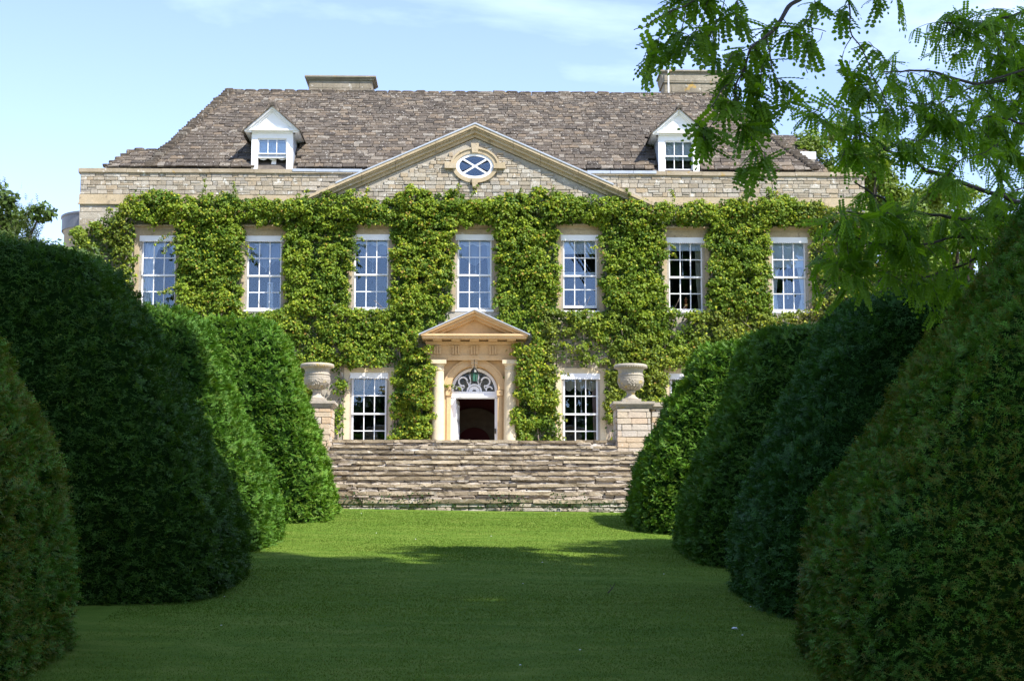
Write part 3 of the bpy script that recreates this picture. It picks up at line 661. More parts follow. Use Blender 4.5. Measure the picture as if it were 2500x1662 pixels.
# dormers
for di, (cx, lab) in enumerate(DORM):
    mb = MB(); fy = .50; z0, z1 = 8.62, 9.88; hw = .62
    mb.box(cx-hw, cx-hw+.19, fy, fy+.14, z0, z1); mb.box(cx+hw-.19, cx+hw, fy, fy+.14, z0, z1); mb.box(cx-hw+.19, cx+hw-.19, fy, fy+.14, z1-.16, z1); mb.box(cx-hw+.19, cx+hw-.19, fy-.03, fy+.14, z0, z0+.12)
    mb.box(cx-.68, cx+.68, fy-.05, fy+.12, z1, z1+.05); mb.box(cx-.76, cx+.76, fy-.15, fy+.10, z1+.05, z1+.10)
    D_ = mb.build('dormer', M['white'], house, label=lab)
    for s in (-1, 1): mb = MB(); mb.box(*sorted((cx+s*(hw-.002), cx+s*(hw-.05))), fy+.14, 2.2, z0, z1); mb.build('cheek', M['lead'], D_)
    for s in (-1, 1): mb = MB(); mb.box(*sorted((cx+s*(hw), cx+s*.80)), fy-.12, 2.0, z1+.0, z1+.10); mb.build('eave_soffit', M['white'], D_)
    pz = z1+.10; ap = 10.70; sl2 = (ap-pz)/.80
    mb = MB(); mb.prism([(cx-.70, pz), (cx+.70, pz), (cx, pz+.57)], fy-.06, fy+.10)
    for s in (-1, 1):
        f = lambda x, d: (cx+s*x, ap-x*sl2-d)
        mb.prism([f(0, .04), f(.83, .04), f(.80, .105), f(0, .105)], fy-.20, 2.4); mb.prism([f(0, .105), f(.72, .105), f(.62, .17), f(0, .17)], fy-.12, fy+.05)
    mb.build('pediment', M['white'], D_)
    mb = MB()
    for s in (-1, 1):
        f = lambda x, d: (cx+s*x, ap-x*sl2-d); k = 0
        y = fy-.26
        while y < 2.9:
            x = 0.
            l = rng.uniform(.2, .3)
            while x < .86:
                b = min(x+rng.uniform(.15, .22), .88); c = rng.random()
                mb.prism([f(x, .0), f(b+.02, .012), f(b+.02, .045), f(x, .04)], y+rng.uniform(-.015, .015), min(y+l, 3)-.005, (c, c, c)); x = b
            y += l
    mb.box(cx-.07, cx+.07, fy-.27, 3.0, ap-.03, ap+.05, (.7, .7, .7)); mb.build('dormer_roof_slates', M['slate_attr'], D_, kind='stuff')
    x0, x1 = cx-hw+.19, cx+hw-.19; zb, zt = z0+.14, z1-.16; md = (zb+zt)/2+.02; ra = .38 if di == 0 else .05
    sash(D_, x0, x1, md-.02, zt, fy+.04, 3, 1, .035, bar=.025); sash(D_, x0, x1, zb+ra, md+.02+ra, fy+.09, 3, 1, .035, brail=.06, bar=.025)
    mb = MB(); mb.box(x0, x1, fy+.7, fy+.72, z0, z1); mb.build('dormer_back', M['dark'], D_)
    mb = MB(); mb.box(x0, x1, fy+.2, fy+.21, (zb+ra if di == 0 else md-.1), zt)
    if di == 0: mb.prism([(x0, zb+ra+.06)]+[(x0+(x1-x0)*i/24, zb+ra+.0-.05*abs(math.sin(i/24*3*math.pi))) for i in range(25)]+[(x1, zb+ra+.06)], fy+.17, fy+.185)
    mb.build('blind', M['net'], D_)
    if di == 0: mb = MB(); mb.prism([(cx-.10, zb-.02), (cx+.08, zb-.02), (cx+.11, zb+.5), (cx+.0, zb+.5)], fy+.24, fy+.26); mb.build('curtain', M['net'], D_)
# chimneys
for (a, b, zt, two) in ((-5.52, -3.42, 12.98, False), (6.30, 8.35, 13.26, True)):
    ch = MB(); ch.box(a, b, 4.9, 5.9, 11.5, zt-.13)
    if two: ch.box(a-.05, b+.05, 4.85, 5.95, zt-.42, zt-.36)
    for i, (e, h) in enumerate(((.05, .13), (.09, .09), (.13, .05))): ch.box(a-e, b+e, 4.9-e, 5.9+e, zt-h, zt-(h-.05) if i < 2 else zt)
    if two: ch.prism([(a-.03, zt-.36), (b+.03, zt-.36), (b+.10, zt-.13), (a-.10, zt-.13)], 4.84, 5.96)
    c_ = ch.build('chimney', M['chim'], house)
    P = courses(a+.02, b-.02, 12.30, zt-(.44 if two else .16), (.2, .3), (.3, .7), lambda *q: True, 4.895, .03, .004, .01); lay(P, SV2 if False else stone_variants(3, 31, .04, .02), M['chim'], M['chim'], c_, 'stone')
mb = MB(); mb.tube([(6.42, 4.7, 12.2), (6.42, 4.7, 13.4), (6.43, 4.7, 15.9)], [.028, .022, .012], 6); mb.build('aerial_mast', M['white'], house)
# ------------------------------------------------------------------ terrace steps, piers, walls, urns
steps = thing('terrace_steps', 'wide flight of worn stone steps rising from the lawn to the terrace', 'steps', (0, -11.8, -1.6))
def local(parent, o):      # keep coordinates in world space although the thing's origin sits at its base
    o.matrix_parent_inverse = Matrix.Translation(-Vector(parent.location)); return o
tops = [0.0, -.15, -.29, -.418, -.54, -.68, -.807, -.929, -1.086, -1.252, -1.42]
n0 = len(bpy.data.objects)
slabs = []; ris = []; core = MB()
yf = WALLY
for k, zt in enumerate(tops):
    yf = WALLY-.36*k; zn = tops[k+1] if k+1 < len(tops) else -1.75
    hw_ = 3.20 if k < 2 else 4.75
    core.box(-hw_, hw_, yf+.07, -9.95, zn-.02, zt-.05)
    x = -hw_+rng.uniform(0, .3)-.3; th = .060 if k < 9 else .07
    while x < hw_:
        l = rng.uniform(.55, 1.7); a, b = max(x, -hw_), min(x+l, hw_)
        if b-a > .1: slabs.append(((a+b)/2, yf+.22+rng.normal(0, .012), zt-th/2+rng.normal(0, .005), b-a-.01, .44, th*rng.uniform(.85, 1.15)))
        x += l
    hh = zt-th-zn+(.0 if k < 10 else 0)
    rows = 1 if hh < .055 else (2 if hh < .15 else 3)
    for r in range(rows):
        x = -hw_+rng.uniform(-.2, 0)
        while x < hw_:
            l = rng.uniform(.14, .55); a, b = max(x, -hw_), min(x+l, hw_)
            if b-a > .05: ris.append(((a+b)/2, yf+.108+rng.normal(0, .014), zn+hh*(r+.5)/rows, b-a-.008, .16, hh/rows*rng.uniform(.8, 1.0)))
            x += l
core_o = local(steps, core.build('step_core', M['dark_mortar'], steps))
def lay_local(parent, *a, **k):
    before = set(o.name for o in parent.children); lay(*a, **k)
    for o in parent.children:
        if o.name not in before: local(parent, o)
def slab_variants(n, seed):
    import bmesh
    r = np.random.default_rng(seed); out = []
    for _ in range(n):
        bm = bmesh.new(); bmesh.ops.create_cube(bm, size=1)
        ed = [e for e in bm.edges if abs((e.verts[0].co-e.verts[1].co).x) > .5]; bmesh.ops.subdivide_edges(bm, edges=ed, cuts=7)
        for v in bm.verts:
            fr = v.co.y < 0
            v.co += Vector((r.normal(0, .008) if abs(v.co.x) < .49 else r.normal(0, .012), (r.normal(0, .028) if fr else 0), r.normal(0, .05) if fr else r.normal(0, .02)))
        bmesh.ops.triangulate(bm, faces=bm.faces[:]); me = bpy.data.meshes.new('step_slab'); bm.to_mesh(me); bm.free(); out.append(me)
    return out
lay_local(steps, slabs, slab_variants(9, 41), M['slab_rand'], M['slab_attr'], steps, 'step_slab', 300)
lay_local(steps, ris, stone_variants(9, 42, .10, .07), M['riser_rand'], M['riser_attr'], steps, 'riser_stone', 300, 'riser_rubble')
# moss and little plants in the lowest joints
mo = MB(); n = 900
x = rng.uniform(-3.3, 3.6, n); z = rng.uniform(-1.62, -1.30, n); keep = vn(np.stack([x*1.6, z*3, 0*x], -1), 1., 5) > .47-.12*(x > .5); x, z = x[keep], z[keep]
n = len(x); p = np.stack([x, -13.86+rng.uniform(-.06, .02, n)+.0*x, z], -1)
LV = np.array([(0, 0, 0), (.4, .5, .05), (0, 1, 0), (-.4, .5, .05)]); LF = np.array([(0, 1, 2, 3)])
d = rng.normal(0, 1, (n, 3))+np.array([0, -.8, .3]); inst(mo, LV, LF, p, frames(d, rng.normal(0, 1, (n, 3))+np.array([0, -1, 1.])), rng.uniform(.03, .06, n), np.array([[.03, .07, .015]])*rng.uniform(.7, 1.6, (n, 1)))
mo.build('wall_moss_plants', M['ivy'], None, kind='stuff', label='dark green moss and small plants in the joints of the lowest step', category='plants')
for s, side, lab in ((-1, 'left', 'square stone pier with moulded cap and wall, left of the steps'), (1, 'right', 'square golden stone pier with moulded cap and wall, right of the steps')):
    t = thing('garden_pier', lab, 'stone pier', (s*3.6, -10.0, -.3), 'stone piers flanking the steps')
    A, B = sorted((s*3.22, s*3.98)); y0, y1 = -10.38, -9.62
    if s > 0: y0 -= 0
    mb = MB(); mb.box(A+.02, B-.02, y0+.02, y1-.02, -1.75, .70); local(t, mb.build('pier_core', M['mortar'], t))
    P = courses(A, B, -.30, .70, (.11, .15), (.2, .42), lambda *q: True, y0+.03, .10, .006, .012)
    lay_local(t, P, stone_variants(6, 51+s, .05, .025), M['pier_rand'], M['pier_attr'], t, 'stone')
    Q = [(p[1], p[0], p[2], p[3], p[4], p[5]) for p in courses(y0+.06, y1, -.30, .70, (.11, .15), (.2, .42), lambda *q: True, A+.02 if s > 0 else B-.02, .08, .004, .012)]
    lay_local(t, Q, stone_variants(6, 61+s, .05, .025), M['pier_rand'], M['pier_attr'], t, 'stone', rot=Euler((0, 0, math.pi/2))) 
    mb = MB()
    for (e, za, zb_) in ((.0, .70, .72), (.03, .72, .76), (.06, .76, .80), (.09, .80, .86)): mb.box(A-e, B+e, y0-e, y1+e, za, zb_)
    local(t, mb.build('pier_cap', M['urn'], t))
    # boundary wall running outwards from the pier
    wl = thing('terrace_wall', 'low coursed stone terrace wall running %s from the pier behind the yews' % side, 'wall', (s*8, -10.0, -1.6))
    C0, D0 = sorted((s*4.0, s*14.)); mb = MB(); mb.box(C0, D0, -10.16, -9.93, -1.9, .70); local(wl, mb.build('wall_core', M['mortar'], wl))
    P = courses(C0+.02, D0-.02, -1.7, .70, (.11, .17), (.2, .5), lambda *q: True, -10.18, .10, .008, .012)
    lay_local(wl, P, stone_variants(6, 71+s, .05, .03), M['pier_rand'], M['pier_attr'], wl, 'stone', 300, 'coursed_stonework')
    mb = MB(); x = C0
    while x < D0: b = min(x+rng.uniform(.7, 1.1), D0); mb.box(x+.004, b-.004, -10.30, -9.80, .76+rng.uniform(-.004, .004), .85); mb.box(x+.004, b-.004, -10.25, -9.85, .70, .76); x = b
    local(wl, mb.build('wall_coping', M['urn'], wl))
    # urn
    u = thing('stone_urn', 'carved stone urn with wide rim and mask relief on the %s pier' % side, 'urn', (s*3.575, -10.0, .86), 'stone urns on the piers')
    mb = MB(); mb.box(-.215, .215, -.215, .215, 0, .08); mb.build('plinth', M['urn'], u)
    mb = MB(); mb.lathe([(.0, .08), (.19, .08), (.19, .095), (.15, .12), (.115, .145), (.095, .18), (.09, .23), (.11, .255), (.12, .262), (.10, .28), (.10, .30)], (0, 0, 0), 32); mb.build('foot', M['urn'], u, smooth=True)
    mb = MB(); mb.lathe([(.0, .29), (.10, .295), (.17, .32), (.235, .37), (.275, .43), (.295, .50), (.295, .555), (.30, .56), (.30, .575), (.285, .58), (.285, .615), (.30, .62), (.30, .635), (.28, .645), (.275, .69), (.285, .74), (.31, .775), (.345, .79)], (0, 0, 0), 40); mb.build('bowl', M['urn'], u, smooth=False)
    mb = MB(); mb.lathe([(.34, .788), (.372, .80), (.385, .825), (.38, .85), (.365, .868), (.34, .876), (.31, .86), (.27, .80), (.2, .76), (0, .75)], (0, 0, 0), 44)
    for k in range(40):
        a = k/40*2*math.pi; mb.lathe([(0, -.016), (.017, -.006), (.017, .006), (0, .016)], (.366*math.cos(a), .366*math.sin(a), .80), 6)
    mb.build('rim', M['urn'], u, smooth=True)
    mb = MB()
    for a in (-math.pi/2, 0, math.pi, math.pi/2):
        for j in range(60):
            da, dz = rng.normal(0, .20), rng.normal(0, .035); r = .272-.25*max(0, .03-dz)
            q = .016+.014*rng.random(); cc = (r*math.cos(a+da)*1.03, r*math.sin(a+da)*1.03, .455+dz)
            mb.lathe([(0, -q), (q*.9, -q*.4), (q*.9, q*.4), (0, q)], cc, 6)
    for k in range(16):
        a = k/16*2*math.pi; P_ = [((.11+.15*t)*math.cos(a)*1.02, (.11+.15*t)*math.sin(a)*1.02, .30+.09*t**1.6) for t in np.linspace(0, 1, 5)]; mb.tube(P_, [.01, .02, .022, .016, .006], 5)
    mb.build('mask_relief', M['urn'], u, smooth=True)

# ------------------------------------------------------------------ climbing plant on the facade
def ivy_top(x): return 7.77+.30*(vn(np.stack([x*1.1, 0*x, 0*x], -1), 1., 60)-.5)+.28*np.maximum(0, vn(np.stack([x*3.2, 0*x, 0*x], -1), 1., 61)-.62)*2-np.clip(-x-10.0, 0, 2)*.62-np.clip(x-9.3, 0, 3)*.22
def ivy_mask(x, z):
    p = np.stack([x, 0*x, z], -1); e = (fbm(p, 3.2, 70)-.5); e2 = fbm(p, 1.3, 80)
    ok = (z < ivy_top(x)+e*.3) & (np.abs(x) < 11.75+e*.4) & (z > -.02)
    for i, wx in enumerate(UW):
        m = .665+e*.30+{0: .0, 2: -.04}.get(i, 0); dx = x-wx
        if i == 0: m = m-.16*((dx > 0) & (z > 6.1))
        if i == 2: m = m-.16*((dx < 0) & (z > 5.6))
        ok &= ~((np.abs(dx) < m) & (z > UZ[i][0]-.10+e*.12) & (z < 7.0+e*.30))
    for i, wx in enumerate(GW): ok &= ~((np.abs(x-wx) < .74+e*.22) & (z < 2.80+e*.35))
    ok &= ~((np.abs(x) < 1.20+e*.35) & (z < 3.75)); ok &= ~((np.abs(x) < 1.72) & (z > 3.3) & (z < 4.50-.45*np.abs(x)))
    ok &= ~((np.abs(x) < 1.52) & (z > 3.4) & (z < 3.66))
    ok &= ~((np.abs(x+.0) < .78) & (z > 4.2) & (z < 4.6))
    dens = np.ones_like(x)
    dens = np.where((z < 4.3) & (z > 2.7) & (np.abs(x) > 2.2), np.clip((e2-.29)*4., .22, 1), dens)
    dens = np.where((z < 2.7) & (x > -4.6) & (x < -3.6), np.clip((e2-.38)*3.2, .05, .8), dens)
    dens = np.where((z < 2.4) & (x > 3.7) & (x < 4.5), np.clip((e2-.40)*3, .04, .7)+.5*(z > 1.2), dens)
    dens = np.where(x < -9.9, .55*dens, dens); dens = np.where((x > 9.9), .6*dens, dens)
    dens = np.where(z > 7.7, dens*.75, dens)
    return ok & (rng.random(x.shape) < dens)
ivy = thing('climbing_creeper', 'bushy yellow green climbing creeper covering the house front around the windows', 'climber', (0, -.1, 0))
def ivy_leaves(mb, c, n_per, rad, size, tint, fr):
    n = len(c); k = n*n_per; P_ = np.repeat(c, n_per, 0); o = rng.normal(0, 1, (k, 3)); o = norm(o)*rng.random((k, 1))**.5*np.repeat(rad, n_per)[:, None]*np.array([1.15, .75, .85])
    o[:, 2] = o[:, 2]-np.abs(o[:, 0])*.25; P_ = P_+o; P_[:, 1] = np.minimum(P_[:, 1], -.02)
    out = norm(o)*.9+np.array([0, -.55, .75])+rng.normal(0, .40, (k, 3)); nrm_ = norm(out)
    dr = norm(np.cross(nrm_, rng.normal(0, 1, (k, 3))))+np.array([0, -.15, -.55])
    hgt = np.clip(o[:, 2]/np.repeat(rad, n_per)*.6+.5, 0, 1)[:, None]
    T = np.repeat(tint, n_per, 0); young = np.array([[.36, .40, .030]]); red = np.array([[.34, .22, .05]])
    col = T*(1-.0*hgt); f_ = (rng.random((k, 1)) < (.07+.42*hgt*np.repeat(fr, n_per)[:, None])); col = np.where(f_, young*rng.uniform(.7, 1.15, (k, 1)), col)
    col = np.where(rng.random((k, 1)) < .04*np.repeat(fr, n_per)[:, None], red, col)*rng.uniform(.75, 1.25, (k, 1))
    inst(mb, LVI, LFI, P_, frames(dr, nrm_), rng.uniform(.7, 1.3, k)*size, col)
LVI = np.array([(0, 0, -.02), (.40, .34, .07), (.26, .78, .03), (0, 1.08, -.06), (-.26, .78, .03), (-.40, .34, .07)]); LFI = np.array([(0, 1, 2), (0, 2, 3), (0, 3, 4), (0, 4, 5)])
LV2 = np.array([(0, 0, 0), (.40, .5, .06), (0, 1.08, 0), (-.40, .5, .06)]); LF2 = np.array([(0, 1, 2), (0, 2, 3)])
def thick(x, z):
    p = np.stack([x, 0*x, z], -1); t = .06+.28*np.clip(fbm(p, 1.5, 90)*1.8-.45, 0, 1)+.16*np.clip((z-6.9)/.6, 0, 1)*(z < 8)
    t = t+.52*((np.abs(x) < 1.85) & (z > 1.6) & (z < 3.6))+.25*((np.abs(x) < 1.7) & (z <= 1.6))
    return np.where(z > ivy_top(x)-.15, .12, t)
mb = MB(); NC = 8500
x = rng.uniform(-11.9, 11.9, NC); z = rng.uniform(0, 8.3, NC); k = ivy_mask(x, z); x, z = x[k], z[k]
th = thick(x, z); y = -th*rng.random(len(x))**.35-.02
c = np.stack([x, y, z], -1)
NB = 4800; x = rng.uniform(-11.8, 11.8, NB); z = rng.uniform(0, 8.15, NB); k = ivy_mask(x, z); x, z = x[k], z[k]; n = len(x)   # bushy clumps standing out from the wall
R0 = rng.uniform(.07, .20, n); yb = -thick(x, z)*.9; m_ = 8; dr = norm(rng.normal(0, 1, (n*m_, 3))+np.array([0, -.7, .55]))
cb = np.repeat(np.stack([x, yb, z], -1), m_, 0)+dr*np.repeat(R0, m_)[:, None]*np.array([1.25, .9, .85]); ok = np.repeat(np.ones(n, bool), m_)
for i, wx in enumerate(UW): ok &= ~((np.abs(cb[:, 0]-wx) < .58) & (cb[:, 2] > UZ[i][0]) & (cb[:, 2] < UZ[i][1]+.1))
for wx in GW: ok &= ~((np.abs(cb[:, 0]-wx) < .62) & (cb[:, 2] < 2.7))
ok &= (cb[:, 2] > .02) & (cb[:, 2] < ivy_top(cb[:, 0])+.12); c = np.concatenate([c, cb[ok]])
x, y, z = c[:, 0], c[:, 1], c[:, 2]
clump = vn(c, 3.0, 95)[:, None]; warm = np.clip(fbm(c, .55, 97)*2-.6, 0, 1)[:, None]
tint = np.array([[.060, .135, .012]])*(1-clump)+np.array([[.230, .320, .026]])*clump
brn = np.clip((x > 2)*(z < 4.4)*.5+(x > 9.5)*.5+(x < -10)*.6, 0, 1)[:, None]*warm; tint = tint*(1-brn)+np.array([[.17, .135, .05]])*brn
fr = np.clip((-y/.35)*(.25+.9*warm[:, 0]), 0, 1)
ivy_leaves(mb, c, 13, rng.uniform(.06, .13, len(c)), .069, tint, fr)
# a thin inner layer hugging the wall
NI = 110000; x = rng.uniform(-11.8, 11.8, NI); z = rng.uniform(0, 8.1, NI); k = ivy_mask(x, z); x, z = x[k], z[k]; n = len(x)
P_ = np.stack([x, -rng.uniform(.015, .10, n), z], -1); nr = norm(np.array([0, -1, .3])+rng.normal(0, .4, (n, 3)))
inst(mb, LV2, LF2, P_, frames(norm(np.cross(nr, rng.normal(0, 1, (n, 3))))+np.array([0, 0, -.5]), nr), rng.uniform(.07, .105, n), np.array([[.055, .105, .014]])*rng.uniform(.7, 1.5, (n, 1)))
# sprays reaching over window edges, the columns and the parapet
spr = [(-8.95, 6.62, -.35, -.25), (-8.8, 6.45, -.3, -.35), (-8.76, 5.05, -.42, -.15), (-8.75, 4.9, -.3, .05), (-6.8, 6.35, .35, -.12), (-6.75, 6.15, .3, -.2), (-3.75, 6.5, .45, .05), (-3.75, 6.1, .35, -.2), (-3.7, 5.9, .25, -.3),
       (-.72, 6.35, .30, -.06), (3.8, 6.4, -.3, -.1), (5.55, 6.45, .35, -.15), (5.6, 6.2, .30, -.1), (6.95, 6.3, -.25, .1), (-1.25, 2.2, .55, .05), (-1.3, 2.25, .85, -.05), (-1.2, 3.3, .40, -.05), (-1.25, 2.85, .25, -.3), (1.25, 2.7, -.35, -.2), (1.2, 3.3, -.3, .0), (-1.3, 1.1, .35, -.05), (-1.3, 1.5, .3, .05),
       (2.3, 2.6, .42, -.03), (2.35, 1.4, .30, -.15), (2.4, .9, .22, -.2), (-.55, 7.75, .1, .45), (-.1, 7.75, .18, .42), (2.2, 7.75, .15, .38), (-8.0, 7.8, .1, .45), (-10.2, 7.3, .12, .4), (7.9, 7.7, .1, .35), (8.7, 7.6, .25, .42), (-5.0, 7.7, .1, .33), (4.6, 7.7, -.1, .4), (-3.2, 7.75, .05, .35), (1.3, 7.75, .1, .3), (5.9, 7.7, -.1, .35), (-7.0, 7.8, -.1, .4)]
st0 = MB(); st = st0; CC = []
for (a, b, dx, dz) in spr:
    t = np.linspace(0, 1, 9)[:, None]; q = np.array([a, -.28, b])+t*np.array([dx, -.06, dz])+t*t*np.array([0, 0, -.06]); st.tube(q, .004, 4); CC.append(q+rng.normal(0, .015, q.shape))
CC = np.concatenate(CC); ivy_leaves(mb, CC, 5, np.full(len(CC), .05), .065, np.array([[.13, .19, .03]]).repeat(len(CC), 0), np.full(len(CC), .8))
mb.build('creeper_foliage', M['ivy'], ivy, kind='stuff')
# woody stems
def wander(x0, z0, x1, z1, n=14, a=.08):
    t = np.linspace(0, 1, n); px = x0+(x1-x0)*t+a*np.cumsum(rng.normal(0, .35, n))*np.sin(t*np.pi); return np.stack([px, -.06-.03*np.sin(t*9), z0+(z1-z0)*t], -1)
for (a, b, c_, d_, r) in [(-3.95, 0, -3.62, 2.5, .028), (-4.0, 0, -4.5, 2.6, .022), (-4.1, 0, -3.9, 3.3, .018), (-2.38, 0, -2.2, 3.4, .03), (-2.3, 0, -2.1, 3, .022), (-2.42, 0, -2.5, 2.6, .016), (4.05, 0, 3.95, 2.2, .035), (4.1, 0, 4.5, 1.6, .03), (3.9, 0, 4.2, 2.6, .02), (4.4, 1.4, 5.6, 3.4, .022), (5.2, 2.6, 6.2, 3.9, .02), (4.6, 2.4, 4.9, 3.6, .015), (-5.6, 2.6, -4.4, 3.9, .015), (-5.2, 2.6, -5.6, 3.8, .014), (2.7, 2.9, 3.9, 3.05, .012), (3.0, 2.95, 4.1, 2.4, .014), (-10.3, 3, -10.1, 7, .02), (10.2, 3.5, 10.4, 7, .02), (2.0, 0, 1.9, 3, .02), (-5.0, 2.5, -4.6, 3.7, .012)]:
    P_ = wander(a, b, c_, d_); st = MB(); st.tube(P_, np.linspace(r, r*.5, len(P_)), 6); st.build('woody_stem', M['vine'], ivy)
for _ in range(60):
    a = rng.uniform(-9, 9); b = rng.uniform(2.8, 4.1); 
    if abs(a) < 2: continue
    P_ = wander(a, b, a+rng.uniform(-.5, .5), b+rng.uniform(.2, .9), 8, .06); P_[:, 1] -= rng.uniform(0, .15); st0.tube(P_, .006, 4)
st0.build('thin_stems', M['vine'], ivy, kind='stuff')
# ------------------------------------------------------------------ clipped yews
CAMP = np.array(cam.location)
def shoot_mesh(nn, wid, ln):
    V = [(0, 0, 0), (.03, .0, 0), (0, 1., .02)]; F = [(0, 1, 2)]; tw = [0, 0, 1.]
    for i in range(nn):
        s = -1 if i % 2 else 1; t = .08+.86*i/nn; l = ln*(1-.45*t); a = math.radians(48)
        b = len(V); V += [(0, t, 0), (0, t+wid, .0), (s*l*math.sin(a), t+l*math.cos(a)*.9, .10*l)]; F.append((b, b+1, b+2) if s < 0 else (b+1, b, b+2)); tw += [t*.5, t*.5, min(1, t*.8+.15)]
    return np.array(V, float), np.array(F), np.array(tw)
def yew(label, side, cy, prof, bbase, dens, slen_, needles, wid, tints, tip, tipamt, ln=.42, seed=0, infl=.02):
    cx = side*5.9; prof = sorted(prof); H = np.array([p[0] for p in prof]); A = np.array([abs(cx)-abs(p[1]) for p in prof])-infl
    ht = H[-1]; hs = np.concatenate([np.linspace(0, ht-.02, 46), [ht, ht+.02, ht+.03]]); a = np.interp(hs, H, A)
    a[-3] *= .93; a[-2] *= .6; a[-1] = .02
    aw = a[0]; b = bbase-.65*np.minimum(1, hs/ht)**1.2-.25*np.clip((hs-ht+.25)/.25, 0, 1)**2; b = np.maximum(b, .3*a); b[-1] = .02; b[-2] *= .6
    nt_ = 128; th = np.linspace(0, 2*np.pi, nt_, endpoint=False)+.0245; ex = 2/6.
    ca, sa = np.cos(th), np.sin(th); cxs = np.sign(ca)*np.abs(ca)**ex; sys_ = np.sign(sa)*np.abs(sa)**ex
    Xg = cx+a[:, None]*cxs[None]; Yg = cy+b[:, None]*sys_[None]; Zg = lawnz(Xg, Yg)+hs[:, None]-.03
    Zg[-4:] = Zg[-4:]*.35+(lawnz(cx, cy)+hs[-4:, None])*.65
    G = np.stack([Xg, Yg, Zg], -1)
    du = np.roll(G, -1, 1)-np.roll(G, 1, 1); dv = np.gradient(G, axis=0); Nn = norm(np.cross(du, dv)); Nn[-1] = (0, 0, 1)
    G = G+Nn*((fbm(G, .9, 11+seed)-.5)*.05+(fbm(G, 3.5, 12+seed)-.5)*.03)[..., None]
    t = thing('clipped_yew', label, 'topiary', (cx, cy, float(lawnz(cx, cy))), 'clipped yews lining the lawn')
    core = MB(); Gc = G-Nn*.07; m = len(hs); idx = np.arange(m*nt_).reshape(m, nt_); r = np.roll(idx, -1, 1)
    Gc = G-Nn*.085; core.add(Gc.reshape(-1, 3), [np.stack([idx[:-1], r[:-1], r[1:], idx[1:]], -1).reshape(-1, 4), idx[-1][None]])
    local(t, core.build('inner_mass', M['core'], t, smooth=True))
    # sample shoots
    q0 = G[:-1]; q1 = np.roll(G, -1, 1)[:-1]; q2 = np.roll(G, -1, 1)[1:]; q3 = G[1:]; n0 = Nn[:-1]
    ar = .5*(np.linalg.norm(np.cross(q1-q0, q3-q0), axis=-1)+np.linalg.norm(np.cross(q1-q2, q3-q2), axis=-1))
    view = norm(CAMP-(q0+q2)/2); fc = np.sum(view*n0, -1); q_ = (q0+q2)/2-CAMP; side_ = np.abs(q_[..., 0]/np.maximum(q_[..., 1], .1)-.0244); wgt = np.where(fc > -.12, 1., .22)*(1+.8*np.clip(.35-np.abs(fc), 0, .35)/.35)*np.where(side_ < .37, 1., .3)*np.where(q_[..., 1] > 10.5, 1., .3)
    cnt = rng.poisson(ar*wgt*dens); I, J = np.nonzero(cnt); rep = cnt[I, J]; I = np.repeat(I, rep); J = np.repeat(J, rep); n = len(I)
    u, v = rng.random((2, n, 1)); p = (q0[I, J]*(1-u)+q1[I, J]*u)*(1-v)+(q3[I, J]*(1-u)+q2[I, J]*u)*v; nn = n0[I, J]
    tf = vn(p*np.array([1, 1, 1.7]), 7., 20+seed); tf2 = fbm(p*np.array([1, 1, 1.4]), 3.2, 24+seed)
    dep = (tf-.5)*(.11+.05*(slen_ > .098))+(tf2-.5)*.06-rng.random(n)*.05
    p = p+nn*dep[:, None]
    # each little tuft shares a leaning direction
    q = np.floor(p*np.array([8., 8., 11.])).astype(np.int64); lean = np.stack([_h(q[:, 0], q[:, 1], q[:, 2], 5), _h(q[:, 0], q[:, 1], q[:, 2], 6), _h(q[:, 0], q[:, 1], q[:, 2], 7)], -1)-.5
    tg = norm(np.cross(nn, np.array([0, 0, 1.])+rng.normal(0, .2, (n, 3)))); sg = np.sign(lean[:, :1]+.15*rng.normal(0, 1, (n, 1)))
    d = nn*.45+tg*sg*rng.uniform(.2, 1.1, (n, 1))+lean*.9+np.array([0, 0, .10])+rng.normal(0, .35, (n, 3))
    upv = nn*.55+np.array([0, 0, .85])+rng.normal(0, .35, (n, 3))
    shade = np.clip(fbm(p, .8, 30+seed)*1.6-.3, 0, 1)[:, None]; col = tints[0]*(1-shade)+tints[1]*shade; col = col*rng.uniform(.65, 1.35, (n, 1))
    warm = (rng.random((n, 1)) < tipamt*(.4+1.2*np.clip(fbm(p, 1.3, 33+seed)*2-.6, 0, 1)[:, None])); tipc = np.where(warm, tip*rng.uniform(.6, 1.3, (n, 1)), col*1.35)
    BV, BF, TW = shoot_mesh(needles, wid, ln); mb = MB()
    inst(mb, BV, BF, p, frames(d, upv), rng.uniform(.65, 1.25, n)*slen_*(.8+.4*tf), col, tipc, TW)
    local(t, mb.build('foliage', M['yew'], t, kind='stuff'))
    return n*len(BF)
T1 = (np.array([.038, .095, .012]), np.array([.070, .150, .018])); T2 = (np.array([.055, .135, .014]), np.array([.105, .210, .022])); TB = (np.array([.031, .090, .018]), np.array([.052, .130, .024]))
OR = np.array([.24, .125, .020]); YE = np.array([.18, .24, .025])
RP1 = [(0, 2.88), (0.14, 2.84), (0.52, 2.87), (1.0, 2.97), (1.48, 3.15), (1.76, 3.34), (2.29, 3.57), (2.77, 3.86), (3.1, 4.03), (3.24, 4.18), (3.31, 4.5), (3.33, 5.1)]
RP2 = [(0, 3.05), (0.13, 3.04), (0.72, 3.11), (1.23, 3.3), (1.7, 3.49), (2.17, 3.71), (2.7, 3.89), (3.1, 4.02), (3.24, 4.12), (3.31, 4.32), (3.33, 5.0)]
RP3 = [(0, 3.09), (0.58, 3.07), (0.89, 3.13), (1.51, 3.34), (1.85, 3.54), (2.47, 3.81), (2.94, 4.04), (3.3, 4.22), (3.44, 4.36), (3.5, 4.6), (3.53, 5.2)]
